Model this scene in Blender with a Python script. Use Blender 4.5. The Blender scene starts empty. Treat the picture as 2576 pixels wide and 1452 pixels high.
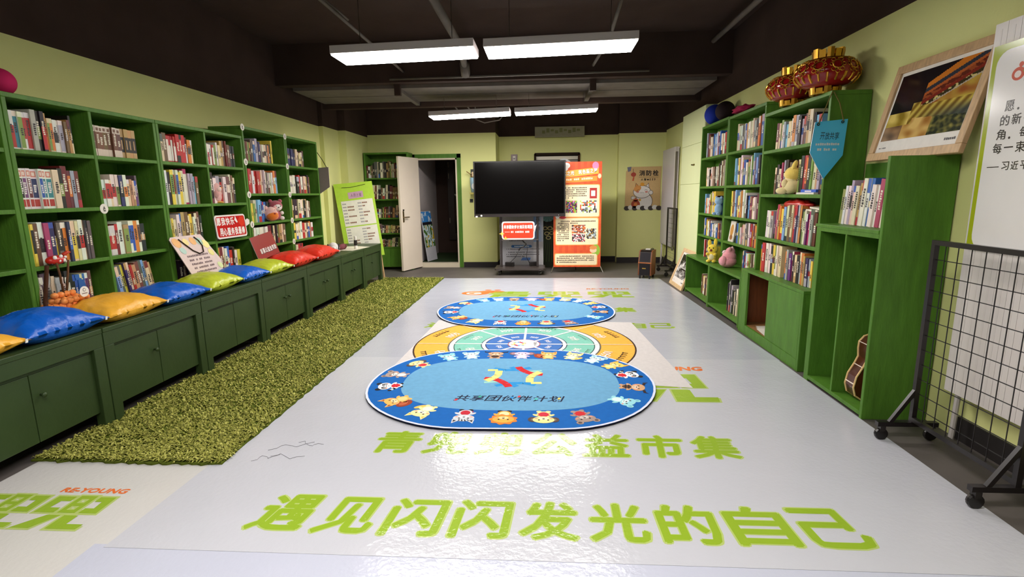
import bpy, bmesh, math, random
from mathutils import Vector, Matrix, noise as mnoise

random.seed(7)
scene = bpy.context.scene
COL = scene.collection
V = Vector

# ------------------------------------------------------------------ camera
CAM_H = 1.4
YAW, PITCH, ROLL = -0.0652408, -0.1811043, -0.0132820
F_PX = 1304.0
cy_, sy_ = math.cos(YAW), math.sin(YAW)
cp_, sp_ = math.cos(PITCH), math.sin(PITCH)
fwd = V((sy_*cp_, cy_*cp_, sp_))
rgt = V((cy_, -sy_, 0))
upv = rgt.cross(fwd)
cr_, sr_ = math.cos(ROLL), math.sin(ROLL)
rgt, upv = cr_*rgt + sr_*upv, -sr_*rgt + cr_*upv
cam_d = bpy.data.cameras.new('camera')
cam = bpy.data.objects.new('camera', cam_d)
COL.objects.link(cam)
cam_d.sensor_fit = 'HORIZONTAL'
cam_d.sensor_width = 36.0
cam_d.lens = F_PX/2576*36.0
cam_d.clip_start = 0.05
cam.matrix_world = Matrix(((rgt.x, upv.x, -fwd.x, 0), (rgt.y, upv.y, -fwd.y, 0), (rgt.z, upv.z, -fwd.z, CAM_H), (0, 0, 0, 1)))
scene.camera = cam

# ------------------------------------------------------------------ light and exposure
world = bpy.data.worlds.new('world')
scene.world = world
world.use_nodes = True
world.node_tree.nodes['Background'].inputs[0].default_value = (0.85, 0.9, 1.0, 1)
world.node_tree.nodes['Background'].inputs[1].default_value = 0.02
LAMP_STRENGTH = 14.0
scene.view_settings.view_transform = 'Standard'
scene.view_settings.look = 'None'
scene.view_settings.gamma = 1.0
scene.view_settings.use_curve_mapping = False
scene.view_settings.exposure = 1.15

# ------------------------------------------------------------------ colours and materials
def lin(c):
    if isinstance(c, str):
        c = tuple(int(c[i:i+2], 16) for i in (1, 3, 5))
    o = []
    for k in c[:3]:
        k = k/255.0
        o.append(k/12.92 if k <= 0.04045 else ((k+0.055)/1.055)**2.4)
    return (o[0], o[1], o[2], 1.0)

MATS = {}
def mat(name, col=None, rough=0.5, metal=0.0, spec=0.5, var=0.0, vscale=6.0, bump=0.0, bscale=40.0, emit=0.0, trans=0.0, sheen=0.0, stretch=None, coat=0.0, dist=0.01):
    m = bpy.data.materials.new(name)
    m.use_nodes = True
    nt = m.node_tree
    b = nt.nodes['Principled BSDF']
    L = nt.links.new
    b.inputs['Roughness'].default_value = rough
    b.inputs['Metallic'].default_value = metal
    b.inputs['Specular IOR Level'].default_value = spec
    b.inputs['Transmission Weight'].default_value = trans
    b.inputs['Sheen Weight'].default_value = sheen
    b.inputs['Coat Weight'].default_value = coat
    tc = nt.nodes.new('ShaderNodeTexCoord')
    vec = tc.outputs['Object']
    if stretch:
        mp = nt.nodes.new('ShaderNodeMapping')
        mp.inputs['Scale'].default_value = stretch
        L(vec, mp.inputs['Vector']); vec = mp.outputs['Vector']
    if col is None:
        a = nt.nodes.new('ShaderNodeAttribute'); a.attribute_name = 'Col'
        csock = a.outputs['Color']
    else:
        r = nt.nodes.new('ShaderNodeRGB'); r.outputs[0].default_value = lin(col)
        csock = r.outputs[0]
    if var > 0:
        n = nt.nodes.new('ShaderNodeTexNoise')
        n.inputs['Scale'].default_value = vscale
        n.inputs['Detail'].default_value = 5.0
        L(vec, n.inputs['Vector'])
        mr = nt.nodes.new('ShaderNodeMapRange')
        mr.inputs[1].default_value = 0.25; mr.inputs[2].default_value = 0.75
        mr.inputs[3].default_value = 1.0-var; mr.inputs[4].default_value = 1.0+var
        L(n.outputs['Fac'], mr.inputs[0])
        mx = nt.nodes.new('ShaderNodeVectorMath'); mx.operation = 'SCALE'
        L(csock, mx.inputs[0]); L(mr.outputs[0], mx.inputs['Scale'])
        csock = mx.outputs[0]
    L(csock, b.inputs['Base Color'])
    if emit > 0:
        L(csock, b.inputs['Emission Color']); b.inputs['Emission Strength'].default_value = emit
    if bump > 0:
        n2 = nt.nodes.new('ShaderNodeTexNoise')
        n2.inputs['Scale'].default_value = bscale
        n2.inputs['Detail'].default_value = 4.0
        L(vec, n2.inputs['Vector'])
        bp = nt.nodes.new('ShaderNodeBump')
        bp.inputs['Strength'].default_value = bump
        bp.inputs['Distance'].default_value = dist
        L(n2.outputs['Fac'], bp.inputs['Height'])
        L(bp.outputs['Normal'], b.inputs['Normal'])
    MATS[name] = m
    return m

# painted or printed things carry their colour per face; these are their finishes
mat('paper', None, 0.55, var=0.05, vscale=25)
mat('cloth', None, 0.85, spec=0.2, var=0.06, vscale=30, bump=0.15, bscale=220)
mat('satin', None, 0.35, spec=0.55, var=0.07, vscale=12, bump=0.5, bscale=26, dist=0.012)
mat('plush', None, 0.95, spec=0.1, sheen=0.4, var=0.06, vscale=30, bump=0.5, bscale=160)
mat('plastic', None, 0.32, var=0.02)
mat('print_gloss', None, 0.16, var=0.02)
mat('matte', None, 0.8, spec=0.25, var=0.05, vscale=14)
mat('metal', None, 0.3, metal=1.0)
mat('wood', None, 0.5, var=0.22, vscale=5, stretch=(12, 12, 1.2), bump=0.1)
# paint and setting
mat('green_paint', '#4e7a28', 0.45, spec=0.3, var=0.20, vscale=7, stretch=(3, 3, 0.7), bump=0.25, bscale=30)
mat('bench_paint', '#314323', 0.42, spec=0.35, var=0.12, vscale=5, bump=0.12, bscale=30)
mat('wall_paint', '#dfe098', 0.75, spec=0.25, var=0.04, vscale=1.5, bump=0.08, bscale=60)
mat('pillar_paint', '#d3d9a8', 0.7, spec=0.3, var=0.03, vscale=1.5, bump=0.06, bscale=60)
mat('black_paint', '#41322c', 0.9, spec=0.15, var=0.15, vscale=2.5, bump=0.2, bscale=25)
mat('ceiling_pipe', '#6a615a', 0.75, spec=0.2, var=0.15)
mat('concrete_floor', '#58524f', 0.55, var=0.18, vscale=3, bump=0.1, bscale=40)
mat('turf_base', '#55601f', 0.95, spec=0.1, var=0.3, vscale=18)
mat('turf_blade', None, 0.8, spec=0.2)
mat('lamp', '#fffaf4', 0.5, emit=LAMP_STRENGTH)
mat('lamp_rear', '#fffaf4', 0.5, emit=LAMP_STRENGTH*2.25)
mat('lamp_added', '#fffaf4', 0.5, emit=LAMP_STRENGTH*1.25)  # for the out-of-view lamps added to lift the near end
mat('screen', '#060505', 0.12, spec=0.5)
mat('clear', '#f6f6f6', 0.06, trans=1.0, spec=0.3)
MATS['clear'].node_tree.nodes['Principled BSDF'].inputs['IOR'].default_value = 1.04
mat('guitar', '#4a1c10', 0.22, var=0.15, vscale=8, coat=0.6)

# glossy floor film: white vinyl whose shine ripples
m = mat('floor_film', None, 0.13, spec=0.26, var=0.02, vscale=2)
nt = m.node_tree; b = nt.nodes['Principled BSDF']; L = nt.links.new
tc = nt.nodes.new('ShaderNodeTexCoord')
n1 = nt.nodes.new('ShaderNodeTexNoise'); n1.inputs['Scale'].default_value = 42; n1.inputs['Detail'].default_value = 3
n2 = nt.nodes.new('ShaderNodeTexNoise'); n2.inputs['Scale'].default_value = 3.2; n2.inputs['Detail'].default_value = 2
ad = nt.nodes.new('ShaderNodeMath'); ad.operation = 'MULTIPLY_ADD'; ad.inputs[1].default_value = 3.0
L(tc.outputs['Object'], n1.inputs['Vector']); L(tc.outputs['Object'], n2.inputs['Vector'])
L(n2.outputs['Fac'], ad.inputs[0]); L(n1.outputs['Fac'], ad.inputs[2])
bp = nt.nodes.new('ShaderNodeBump'); bp.inputs['Strength'].default_value = 0.30; bp.inputs['Distance'].default_value = 0.006
L(ad.outputs[0], bp.inputs['Height']); L(bp.outputs['Normal'], b.inputs['Normal'])

# ------------------------------------------------------------------ mesh builder
class MB:
    def __init__(s):
        s.v = []; s.f = []; s.fm = []; s.fc = []
    def add(s, verts, faces, m='paper', c=(255, 255, 255)):
        o = len(s.v)
        s.v.extend(V(p) for p in verts)
        cl = lin(c)
        for f in faces:
            s.f.append([o+i for i in f]); s.fm.append(m); s.fc.append(cl)
        return s
    def quad(s, a, b, c, d, m='paper', col=(255, 255, 255)):
        return s.add((a, b, c, d), ((0, 1, 2, 3),), m, col)
    def box(s, x0, x1, y0, y1, z0, z1, m='paper', c=(255, 255, 255)):
        return s.obox((x0, y0, z0), (x1-x0, 0, 0), (0, y1-y0, 0), (0, 0, z1-z0), m, c)
    def obox(s, o, a, b, c, m='paper', col=(255, 255, 255)):
        o, a, b, c = V(o), V(a), V(b), V(c)
        p = [o, o+a, o+a+b, o+b, o+c, o+a+c, o+a+b+c, o+b+c]
        f = [(3, 2, 1, 0), (4, 5, 6, 7), (0, 1, 5, 4), (1, 2, 6, 5), (2, 3, 7, 6), (3, 0, 4, 7)]
        if a.cross(b).dot(c) < 0: f = [t[::-1] for t in f]
        return s.add(p, f, m, col)
    def bar(s, p0, p1, w, h, m='paper', c=(255, 255, 255), up=(0, 0, 1)):
        p0, p1 = V(p0), V(p1); d = (p1-p0); n = d.normalized()
        u = V(up)
        if abs(n.dot(u)) > 0.98: u = V((1, 0, 0))
        x = n.cross(u).normalized(); z = x.cross(n)
        return s.obox(p0-x*w/2-z*h/2, x*w, d, z*h, m, c)
    def tube(s, pts, r, m='paper', c=(255, 255, 255), n=10, caps=True):
        pts = [V(p) for p in pts]
        rr = r if isinstance(r, (list, tuple)) else [r]*len(pts)
        vs = []; fs = []; ref = None
        for i, p in enumerate(pts):
            d = (pts[min(i+1, len(pts)-1)]-pts[max(i-1, 0)]).normalized()
            if ref is None:
                ref = V((0, 0, 1)) if abs(d.z) < 0.9 else V((1, 0, 0))
            x = d.cross(ref).normalized(); ref = x.cross(d).normalized()
            for k in range(n):
                a = 2*math.pi*k/n
                vs.append(p + (x*math.cos(a)+ref*math.sin(a))*rr[i])
        for i in range(len(pts)-1):
            for k in range(n):
                k2 = (k+1) % n
                fs.append((i*n+k, i*n+k2, (i+1)*n+k2, (i+1)*n+k))
        if caps:
            fs.append(tuple(range(n-1, -1, -1))); fs.append(tuple((len(pts)-1)*n+k for k in range(n)))
        fs = [f[::-1] for f in fs]
        return s.add(vs, fs, m, c)
    def ell(s, cen, r, m='plush', c=(255, 255, 255), nu=16, nv=10, rot=None):
        cen = V(cen); r = (r, r, r) if not isinstance(r, (list, tuple)) else r
        vs = [V((0, 0, -r[2]))]; fs = []
        for i in range(1, nv):
            t = -math.pi/2+math.pi*i/nv
            for k in range(nu):
                a = 2*math.pi*k/nu
                vs.append(V((r[0]*math.cos(t)*math.cos(a), r[1]*math.cos(t)*math.sin(a), r[2]*math.sin(t))))
        vs.append(V((0, 0, r[2]))); top = len(vs)-1
        for k in range(nu):
            k2 = (k+1) % nu
            fs.append((0, 1+k2, 1+k))
            for i in range(nv-2):
                fs.append((1+i*nu+k, 1+i*nu+k2, 1+(i+1)*nu+k2, 1+(i+1)*nu+k))
            fs.append((1+(nv-2)*nu+k, 1+(nv-2)*nu+k2, top))
        if rot: vs = [rot @ p for p in vs]
        return s.add([p+cen for p in vs], fs, m, c)
    def lathe(s, prof, cen, m='plastic', c=(255, 255, 255), n=28, rot=None):
        vs = []; fs = []; cen = V(cen)
        for (r, z) in prof:
            for k in range(n):
                a = 2*math.pi*k/n
                vs.append(V((r*math.cos(a), r*math.sin(a), z)))
        for i in range(len(prof)-1):
            for k in range(n):
                k2 = (k+1) % n
                fs.append((i*n+k, i*n+k2, (i+1)*n+k2, (i+1)*n+k))
        fs.append(tuple(range(n-1, -1, -1))); fs.append(tuple((len(prof)-1)*n+k for k in range(n)))
        if rot: vs = [rot @ p for p in vs]
        return s.add([p+cen for p in vs], fs, m, c)
    def torus(s, cen, ax, R, r, m='metal', c=(255, 255, 255), n=14, k=6):
        ax = V(ax).normalized(); t = V((0, 0, 1)) if abs(ax.z) < 0.9 else V((1, 0, 0))
        x = ax.cross(t).normalized(); y = ax.cross(x); cen = V(cen)
        pts = [cen+(x*math.cos(2*math.pi*i/n)+y*math.sin(2*math.pi*i/n))*R for i in range(n)]
        vs = []; fs = []
        for i in range(n):
            d = (pts[i]-cen).normalized()
            for j in range(k):
                a = 2*math.pi*j/k
                vs.append(pts[i]+(d*math.cos(a)+ax*math.sin(a))*r)
        for i in range(n):
            for j in range(k):
                i2, j2 = (i+1) % n, (j+1) % k
                fs.append((i*k+j, i2*k+j, i2*k+j2, i*k+j2))
        return s.add(vs, fs, m, c)
    def slab(s, pts2, o, ux, uy, depth, m='paper', c=(255, 255, 255), side=None):
        """outline pts2 laid on the plane o+ux,uy, given thickness along its normal (front face on the plane)"""
        o, ux, uy = V(o), V(ux), V(uy); nn = ux.cross(uy).normalized()
        k = len(pts2)
        fr = [o+ux*p[0]+uy*p[1] for p in pts2]; bk = [p-nn*depth for p in fr]
        ar = sum(pts2[i][0]*pts2[(i+1) % k][1]-pts2[(i+1) % k][0]*pts2[i][1] for i in range(k))
        if ar < 0: fr = fr[::-1]; bk = bk[::-1]
        s.add(fr, (tuple(range(k)),), m, c)
        sc = side or c
        s.add(fr+bk, [(i, k+i, k+(i+1) % k, (i+1) % k) for i in range(k)]+[tuple(range(2*k-1, k-1, -1))], m, sc)
        return s
    def flat(s, pts2, o, ux, uy, lift, m='paper', c=(255, 255, 255)):
        o, ux, uy = V(o), V(ux), V(uy); nn = ux.cross(uy).normalized()
        k = len(pts2)
        ar = sum(pts2[i][0]*pts2[(i+1) % k][1]-pts2[(i+1) % k][0]*pts2[i][1] for i in range(k))
        q = pts2 if ar > 0 else pts2[::-1]
        return s.add([o+ux*p[0]+uy*p[1]+nn*lift for p in q], (tuple(range(k)),), m, c)
    def build(s, name, parent=None, smooth=False, bevel=0.0, sub=0):
        me = bpy.data.meshes.new(name)
        if parent is None:
            xs = [p.x for p in s.v]; ys = [p.y for p in s.v]; zs = [p.z for p in s.v]
            loc = V(((min(xs)+max(xs))/2, (min(ys)+max(ys))/2, min(zs)))
            off = loc
        else:
            off = V(parent['_w']); loc = V((0, 0, 0))
        me.from_pydata([p-off for p in s.v], [], s.f)
        names = []
        for q in s.fm:
            if q not in names: names.append(q)
        for q in names: me.materials.append(MATS[q])
        ca = me.color_attributes.new('Col', 'FLOAT_COLOR', 'CORNER')
        buf = []
        for i, p in enumerate(me.polygons):
            p.material_index = names.index(s.fm[i]); p.use_smooth = smooth
            for _ in range(p.loop_total): buf.extend(s.fc[i])
        ca.data.foreach_set('color', buf)
        me.update()
        o = bpy.data.objects.new(name, me)
        COL.objects.link(o)
        o.location = loc
        if parent is not None:
            o.parent = parent
        o['_w'] = tuple(off)
        if bevel > 0:
            bv = o.modifiers.new('bevel', 'BEVEL'); bv.width = bevel; bv.segments = 2; bv.limit_method = 'ANGLE'; bv.angle_limit = 0.7
        if sub:
            sm = o.modifiers.new('sub', 'SUBSURF'); sm.levels = sub; sm.render_levels = sub
        return o

def thing(name, label, cat, loc, group=None):
    o = bpy.data.objects.new(name, None)
    COL.objects.link(o)
    o.location = loc; o['_w'] = tuple(loc)
    o['label'] = label; o['category'] = cat
    if group: o['group'] = group
    return o
def tag(o, label, cat, group=None, kind=None):
    o['label'] = label; o['category'] = cat
    if group: o['group'] = group
    if kind: o['kind'] = kind
    return o
def struct(o, label=None):
    o['kind'] = 'structure'
    if label: o['label'] = label
    return o

_tc = {}
def glyphs(body, bold=0.0, res=2):
    key = (body, round(bold, 4), res)
    if key not in _tc:
        c = bpy.data.curves.new('t', 'FONT'); c.body = body; c.offset = bold; c.resolution_u = res
        o = bpy.data.objects.new('t', c); COL.objects.link(o)
        bpy.context.view_layer.update()
        me = bpy.data.meshes.new_from_object(o.evaluated_get(bpy.context.evaluated_depsgraph_get()))
        vs = [v.co.copy() for v in me.vertices]; fs = [tuple(p.vertices) for p in me.polygons]
        bpy.data.objects.remove(o); bpy.data.curves.remove(c); bpy.data.meshes.remove(me)
        x0 = min(v.x for v in vs); x1 = max(v.x for v in vs); y0 = min(v.y for v in vs); y1 = max(v.y for v in vs)
        vs = [((v.x-x0)/(x1-x0), (v.y-y0)/max(y1-y0, 1e-6)) for v in vs]
        _tc[key] = (vs, fs)
    return _tc[key]
def text(mb, body, o, ux, uy, w, h, m='paper', c=(0, 0, 0), bold=0.0, lift=0.001, skew=0.0, fn=None, res=2):
    """lettering fitted into the w x h rectangle whose lower left corner is o; bold strokes are doubled strokes"""
    o, ux, uy = V(o), V(ux).normalized(), V(uy).normalized(); nn = ux.cross(uy)
    vs, fs = glyphs(body, 0.0, res)
    d = bold*h
    sh = [(0, 0)]
    if bold > 0: sh = [(d, 0), (-d, 0), (0, d), (0, -d)] if bold < 0.03 else [(d*math.cos(k*math.pi/4), d*math.sin(k*math.pi/4)) for k in range(8)]+[(0, 0)]
    for i, (dx, dy) in enumerate(sh):
        pts = []
        for (a, b) in vs:
            x, y = a*(w-2*d)+d+skew*b*h+dx, b*(h-2*d)+d+dy
            if fn: x, y = fn(x, y)
            pts.append(o+ux*x+uy*y+nn*(lift+i*0.00003))
        ff = []
        for f in fs:
            p = pts[f[0]]
            nrm = (pts[f[1]]-p).cross(pts[f[2]]-p)
            if nrm.length < 1e-12 and len(f) > 3: nrm = (pts[f[2]]-p).cross(pts[f[3]]-p)
            ff.append(f[::-1] if nrm.dot(nn) < 0 else f)
        mb.add(pts, ff, m, c)
def circ(cx, cy, rx, ry=None, n=20, rot=0.0, a0=0.0, a1=2*math.pi):
    ry = rx if ry is None else ry
    full = abs(a1-a0-2*math.pi) < 1e-6
    out = []
    for i in range(n if full else n+1):
        a = a0+(a1-a0)*i/n
        x, y = rx*math.cos(a), ry*math.sin(a)
        out.append((cx+x*math.cos(rot)-y*math.sin(rot), cy+x*math.sin(rot)+y*math.cos(rot)))
    return out
def rrect(x0, y0, x1, y1, r, n=5):
    p = []
    for (cx, cy, a) in ((x1-r, y1-r, 0), (x0+r, y1-r, 90), (x0+r, y0+r, 180), (x1-r, y0+r, 270)):
        for i in range(n+1):
            t = math.radians(a+90*i/n); p.append((cx+r*math.cos(t), cy+r*math.sin(t)))
    return p
def lines(mb, o, ux, uy, w, rows, pitch, h, c=(60, 45, 40), m='paper', lift=0.001, seed=1, cw=None):
    """rows of fine print too small to read: short dashes"""
    rd = random.Random(seed); o = V(o); ux = V(ux).normalized(); uy = V(uy).normalized(); nn = ux.cross(uy)
    cw = cw or h*1.0
    for r in range(rows):
        x = cw*2 if r == 0 and rows > 1 else 0.0
        end = w*(1.0 if r < rows-1 or rows == 1 else 0.55)
        while x+cw < end:
            if rd.random() > 0.08:
                q = o+ux*x-uy*(r*pitch)+nn*lift
                hh = h*rd.uniform(.75, 1.0); ww = cw*rd.uniform(.65, .85)
                mb.quad(q, q+ux*ww, q+ux*ww+uy*hh, q+uy*hh, m, c)
            x += cw
def picture(mb, o, ux, uy, w, h, fn, nx, ny, m='paper', lift=0.001):
    o = V(o); ux = V(ux).normalized(); uy = V(uy).normalized(); nn = ux.cross(uy)
    for j in range(ny):
        for i in range(nx):
            a = o+ux*(w*i/nx)+uy*(h*j/ny)+nn*lift
            mb.quad(a, a+ux*(w/nx), a+ux*(w/nx)+uy*(h/ny), a+uy*(h/ny), m, fn((i+.5)/nx, (j+.5)/ny))
def mixc(a, b, t):
    t = max(0, min(1, t)); return tuple(a[i]*(1-t)+b[i]*t for i in range(3))
def vn(x, y, s=0.0): return mnoise.noise(V((x, y, s)))
X_, Y_, Z_ = V((1, 0, 0)), V((0, 1, 0)), V((0, 0, 1))
# ------------------------------------------------------------------ the room
WX0, WX1 = -3.55, 2.33          # left and right wall planes
ZL, ZR = 2.48, 2.56             # where the pale green paint stops
ZC = 3.35                       # black painted slab
YB = 9.95                       # back wall, left part
YR0 = -2.6

struct(MB().box(WX0-0.3, WX1+0.3, YR0, 12.6, -0.12, 0.0, 'concrete_floor').build('floor'))
struct(MB().box(WX0-0.3, WX1+0.3, YR0, 12.6, ZC, ZC+0.15, 'black_paint').build('ceiling'))
w = MB()
for (y0, y1, x) in ((YR0, 8.25, WX0), (8.25, 8.85, WX0+0.07), (8.85, YB+0.05, WX0+0.2)):
    w.box(WX0-0.25, x, y0, y1, 0, ZL, 'wall_paint'); w.box(WX0-0.25, x, y0, y1, ZL, ZC, 'black_paint')
struct(w.build('wall_left'))
w = MB()
w.box(WX1, WX1+0.2, YR0, 10.9, 0, ZR, 'wall_paint'); w.box(WX1, WX1+0.2, YR0, 10.9, ZR, ZC, 'black_paint')
struct(w.build('wall_right'))
w = MB().box(WX0-0.25, WX1+0.2, YR0-0.15, YR0, 0, ZC, 'black_paint')
struct(w.build('wall_rear'))
# back wall: a door opening at the left, a recess in the middle, a slab at the right
DX0, DX1, DZ = -2.46, -1.66, 2.075
w = MB()
ZB = 2.52
for (x0, x1, z0, z1) in ((WX0, DX0, 0, ZB), (DX1, -0.92, 0, ZB), (DX0, DX1, DZ, ZB)):
    w.box(x0, x1, YB, YB+0.14, z0, z1, 'wall_paint')
w.box(WX0, -0.92, YB, YB+0.14, ZB, ZC, 'black_paint')
w.box(-1.06, -0.92, YB+0.14, 10.70, 0, ZB, 'wall_paint'); w.box(-1.06, -0.92, YB+0.14, 10.70, ZB, ZC, 'black_paint')
RX0, RX1, RZ = -0.21, 0.685, 2.17
for (x0, x1, z0, z1) in ((-0.92, RX0, 0, ZB), (RX1, 1.43, 0, ZB), (RX0, RX1, RZ, ZB)):
    w.box(x0, x1, 10.70, 10.84, z0, z1, 'wall_paint')
w.box(-0.92, 1.43, 10.70, 10.84, ZB, ZC, 'black_paint')
w.box(1.43, WX1, 10.50, 10.84, 0, ZB, 'wall_paint'); w.box(1.43, WX1, 10.50, 10.84, ZB, ZC, 'black_paint')
struct(w.build('wall_back'))
# dark baseboards
b = MB()
b.box(DX1+0.08, -0.92, YB-0.012, YB, 0, 0.1, 'matte', (52, 48, 50)); b.box(-0.92, -0.908, YB, 10.70, 0, 0.1, 'matte', (52, 48, 50))
b.box(-0.92, RX0, 10.688, 10.70, 0, 0.11, 'matte', (52, 48, 50)); b.box(RX1, 1.43, 10.688, 10.70, 0, 0.11, 'matte', (52, 48, 50))
b.box(1.43, WX1, 10.488, 10.50, 0, 0.11, 'matte', (52, 48, 50))
struct(b.build('baseboard_back'))
b = MB(); b.box(WX1-0.012, WX1, YR0, 2.9, 0, 0.13, 'matte', (40, 36, 36)); b.box(WX1-0.012, WX1, 8.7, 10.5, 0, 0.13, 'matte', (52, 48, 50))
struct(b.build('baseboard_right'))
# green door frame, white inner rebate and sill
t = MB()
for (x0, x1, z0, z1) in ((DX0-0.08, DX0, 0, DZ+0.075), (DX1, DX1+0.075, 0, DZ+0.075), (DX0-0.08, DX1+0.075, DZ, DZ+0.075)):
    t.box(x0, x1, YB-0.02, YB, z0, z1, 'green_paint')
t.box(DX1-0.03, DX1, YB-0.015, YB+0.14, 0, DZ, 'plastic', (215, 200, 180)); t.box(DX0, DX1, YB-0.015, YB+0.14, DZ-0.03, DZ, 'plastic', (215, 200, 180))
t.box(DX0, DX0+0.03, YB-0.015, YB+0.14, 0, DZ, 'plastic', (215, 200, 180))
t.box(DX0, DX1, YB-0.02, YB+0.14, 0, 0.085, 'plastic', (214, 202, 180))
struct(t.build('trim_1'))
# open white door leaf
hin = V((-2.43, YB-0.02, 0)); tip = V((-2.64, 9.32, 0)); dd = (tip-hin)
leafn = V((-dd.y, dd.x, 0)).normalized()
d = struct(MB().obox(hin+V((0, 0, 0.02)), dd, leafn*0.045, V((0, 0, 2.06)), 'plastic', (226, 212, 196)).build('door_1', bevel=0.004), 'open white door leaf')
dn = dd.normalized()
m = MB()
pc = hin+dn*(dd.length-0.07)+Z_*1.0
side = -leafn if (-leafn).x > 0 else leafn
face0 = pc if side.dot(leafn) < 0 else pc+leafn*0.045
m.obox(face0-dn*0.02-Z_*0.09, dn*0.04, side*0.006, Z_*0.2, 'metal', (150, 130, 100))
m.tube([face0+side*0.005, face0+side*0.05], 0.011, 'metal', (160, 140, 110)); m.tube([face0+side*0.05, face0+side*0.05-dn*0.12], 0.01, 'metal', (170, 150, 120))
m.tube([face0+Z_*0.13, face0+Z_*0.13+side*0.02], 0.014, 'metal', (60, 50, 40))
d['_w'] = tuple(d.location)
m.build('door_handle', d)
# corridor behind the door
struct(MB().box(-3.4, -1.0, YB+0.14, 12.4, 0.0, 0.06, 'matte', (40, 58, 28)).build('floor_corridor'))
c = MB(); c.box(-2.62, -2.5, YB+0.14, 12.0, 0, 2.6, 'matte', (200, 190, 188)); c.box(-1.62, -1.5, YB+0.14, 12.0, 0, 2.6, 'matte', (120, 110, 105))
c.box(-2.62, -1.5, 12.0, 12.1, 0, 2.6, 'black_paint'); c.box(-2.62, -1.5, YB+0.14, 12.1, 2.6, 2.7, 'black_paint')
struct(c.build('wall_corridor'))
# inner dark glazed door at the end of the corridor
d2 = struct(MB().box(-2.22, -1.62, 11.93, 11.985, 0.36, 2.2, 'plastic', (38, 24, 20)).build('door_2', bevel=0.004))
d2['_w'] = tuple(d2.location)
g = MB().box(-2.08, -1.66, 11.92, 11.928, 0.52, 2.1, 'screen')
g.build('glass_pane', d2)
g = MB(); rd = random.Random(3)
for i in range(26):
    g.flat(circ(-2.06+0.42*rd.random(), 1.32+0.09*rd.random(), 0.013+0.01*rd.random(), n=8), (0, 11.918, 0), X_, Z_, 0.0005, 'paper', (190, 190, 170))
g.build('frosted_flowers', d2)
g = MB()
for z in (0.75, 1.75, 2.0): g.tube([(-2.19, 11.92, z), (-2.19, 11.92, z+0.12)], 0.012, 'metal', (200, 190, 170))
g.build('hinge', d2)
# paper sheet on the corridor wall and painted boards leaning there
bw = MB()
bw.obox((-2.495, 10.35, 0.14), (0.0, 0.62, 0), (0.02, 0, 0), (-0.0, 0, 0.25), 'paper', (190, 184, 190))
def paint_board(u, v):
    n = vn(u*6, v*6)
    if v > 0.72: return (60, 140, 215) if n < 0.25 else (225, 235, 245)
    if v > 0.64: return (25, 25, 35)
    return (70, 110, 40) if n > 0.15 else ((200, 170, 30) if n < -0.25 else (205, 225, 235))
bw = MB().obox((-2.36, 10.30, 0.07), (0.10, 0.42, 0), (-0.018, 0.005, 0), (-0.12, 0, 1.0), 'paper', (200, 198, 205))
ux = V((0.10, 0.42, 0)).normalized(); uz = V((-0.12, 0, 1.0)).normalized()
picture(bw, V((-2.36, 10.30, 0.07))+uz*0.28, ux, uz, 0.43, 0.72, paint_board, 12, 24, lift=0.002)
tag(bw.build('painted_board'), 'blue and yellow painted board leaning on the corridor wall beyond the open door', 'board')
# second doorway in the recess: dark, with its own lintel light strip
t = MB()
t.box(RX0, RX1, 10.66, 10.70, RZ-0.03, RZ+0.02, 'matte', (40, 25, 15)); t.box(RX1-0.03, RX1+0.01, 10.66, 10.70, 0, RZ, 'matte', (70, 40, 22))
t.box(RX0-0.01, RX0+0.03, 10.66, 10.70, 0, RZ, 'matte', (40, 25, 15))
struct(t.build('trim_2'))
d3 = struct(MB().box(RX0, RX1, 10.80, 10.84, 0, RZ, 'matte', (30, 26, 24)).build('door_3'))
d3['_w'] = tuple(d3.location)
MB().box(RX0+0.03, RX1-0.03, 10.76, 10.80, RZ-0.11, RZ-0.04, 'plastic', (215, 205, 185)).build('lintel_strip', d3)
MB().box(RX0+0.03, RX1-0.03, 10.77, 10.80, RZ-0.22, RZ-0.12, 'plastic', (120, 112, 104)).build('rail', d3)

# ------------------------------------------------------------------ ceiling work
struct(MB().box(WX0, WX1, 7.0, 7.16, 2.84, ZC, 'black_paint').build('beam'))
du = MB()
du.box(-3.4, 2.2, 7.17, 7.66, 2.80, 3.1, 'ceiling_pipe'); du.box(-3.4, 2.2, 7.69, 8.2, 2.80, 3.1, 'ceiling_pipe')
t = tag(du.build('air_duct'), 'twin grey flat ducts running across the black ceiling behind the front lamps', 'duct')
for i, (x, l) in enumerate(((-1.95, 'left'), (0.62, 'right'))):
    h = MB(); h.box(x-0.03, x+0.03, 7.16, 8.3, 2.755, 2.80, 'ceiling_pipe'); h.box(x-0.04, x+0.04, 7.1, 7.16, 2.70, 2.86, 'black_paint'); h.box(x-0.03, x+0.03, 8.26, 8.3, 2.755, ZC, 'black_paint')
    tag(h.build('duct_bracket'), 'dark steel strap under the flat ducts, %s of the two' % l, 'bracket')
struct(MB().box(WX0, WX1, 8.3, 8.42, 2.74, ZC, 'black_paint').build('lintel'))
p = MB(); p.tube([(-0.98, 1.6, 3.12), (-0.99, 6.4, 3.1), (-1.0, 6.9, 2.95)], 0.042, 'ceiling_pipe', n=14)
p.tube([(-1.0, 6.8, 3.0), (-1.01, 6.95, 2.9)], 0.06, 'ceiling_pipe', n=14)
tag(p.build('ceiling_pipe', smooth=True), 'thick grey pipe under the ceiling running above the gap between the front lamps', 'pipe')
p = MB().box(-1.16, -0.85, 3.42, 3.52, 2.98, 3.06, 'black_paint').box(-1.16, -1.10, 3.42, 3.52, 2.98, ZC, 'black_paint').box(-0.91, -0.85, 3.42, 3.52, 2.98, ZC, 'black_paint')
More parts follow.
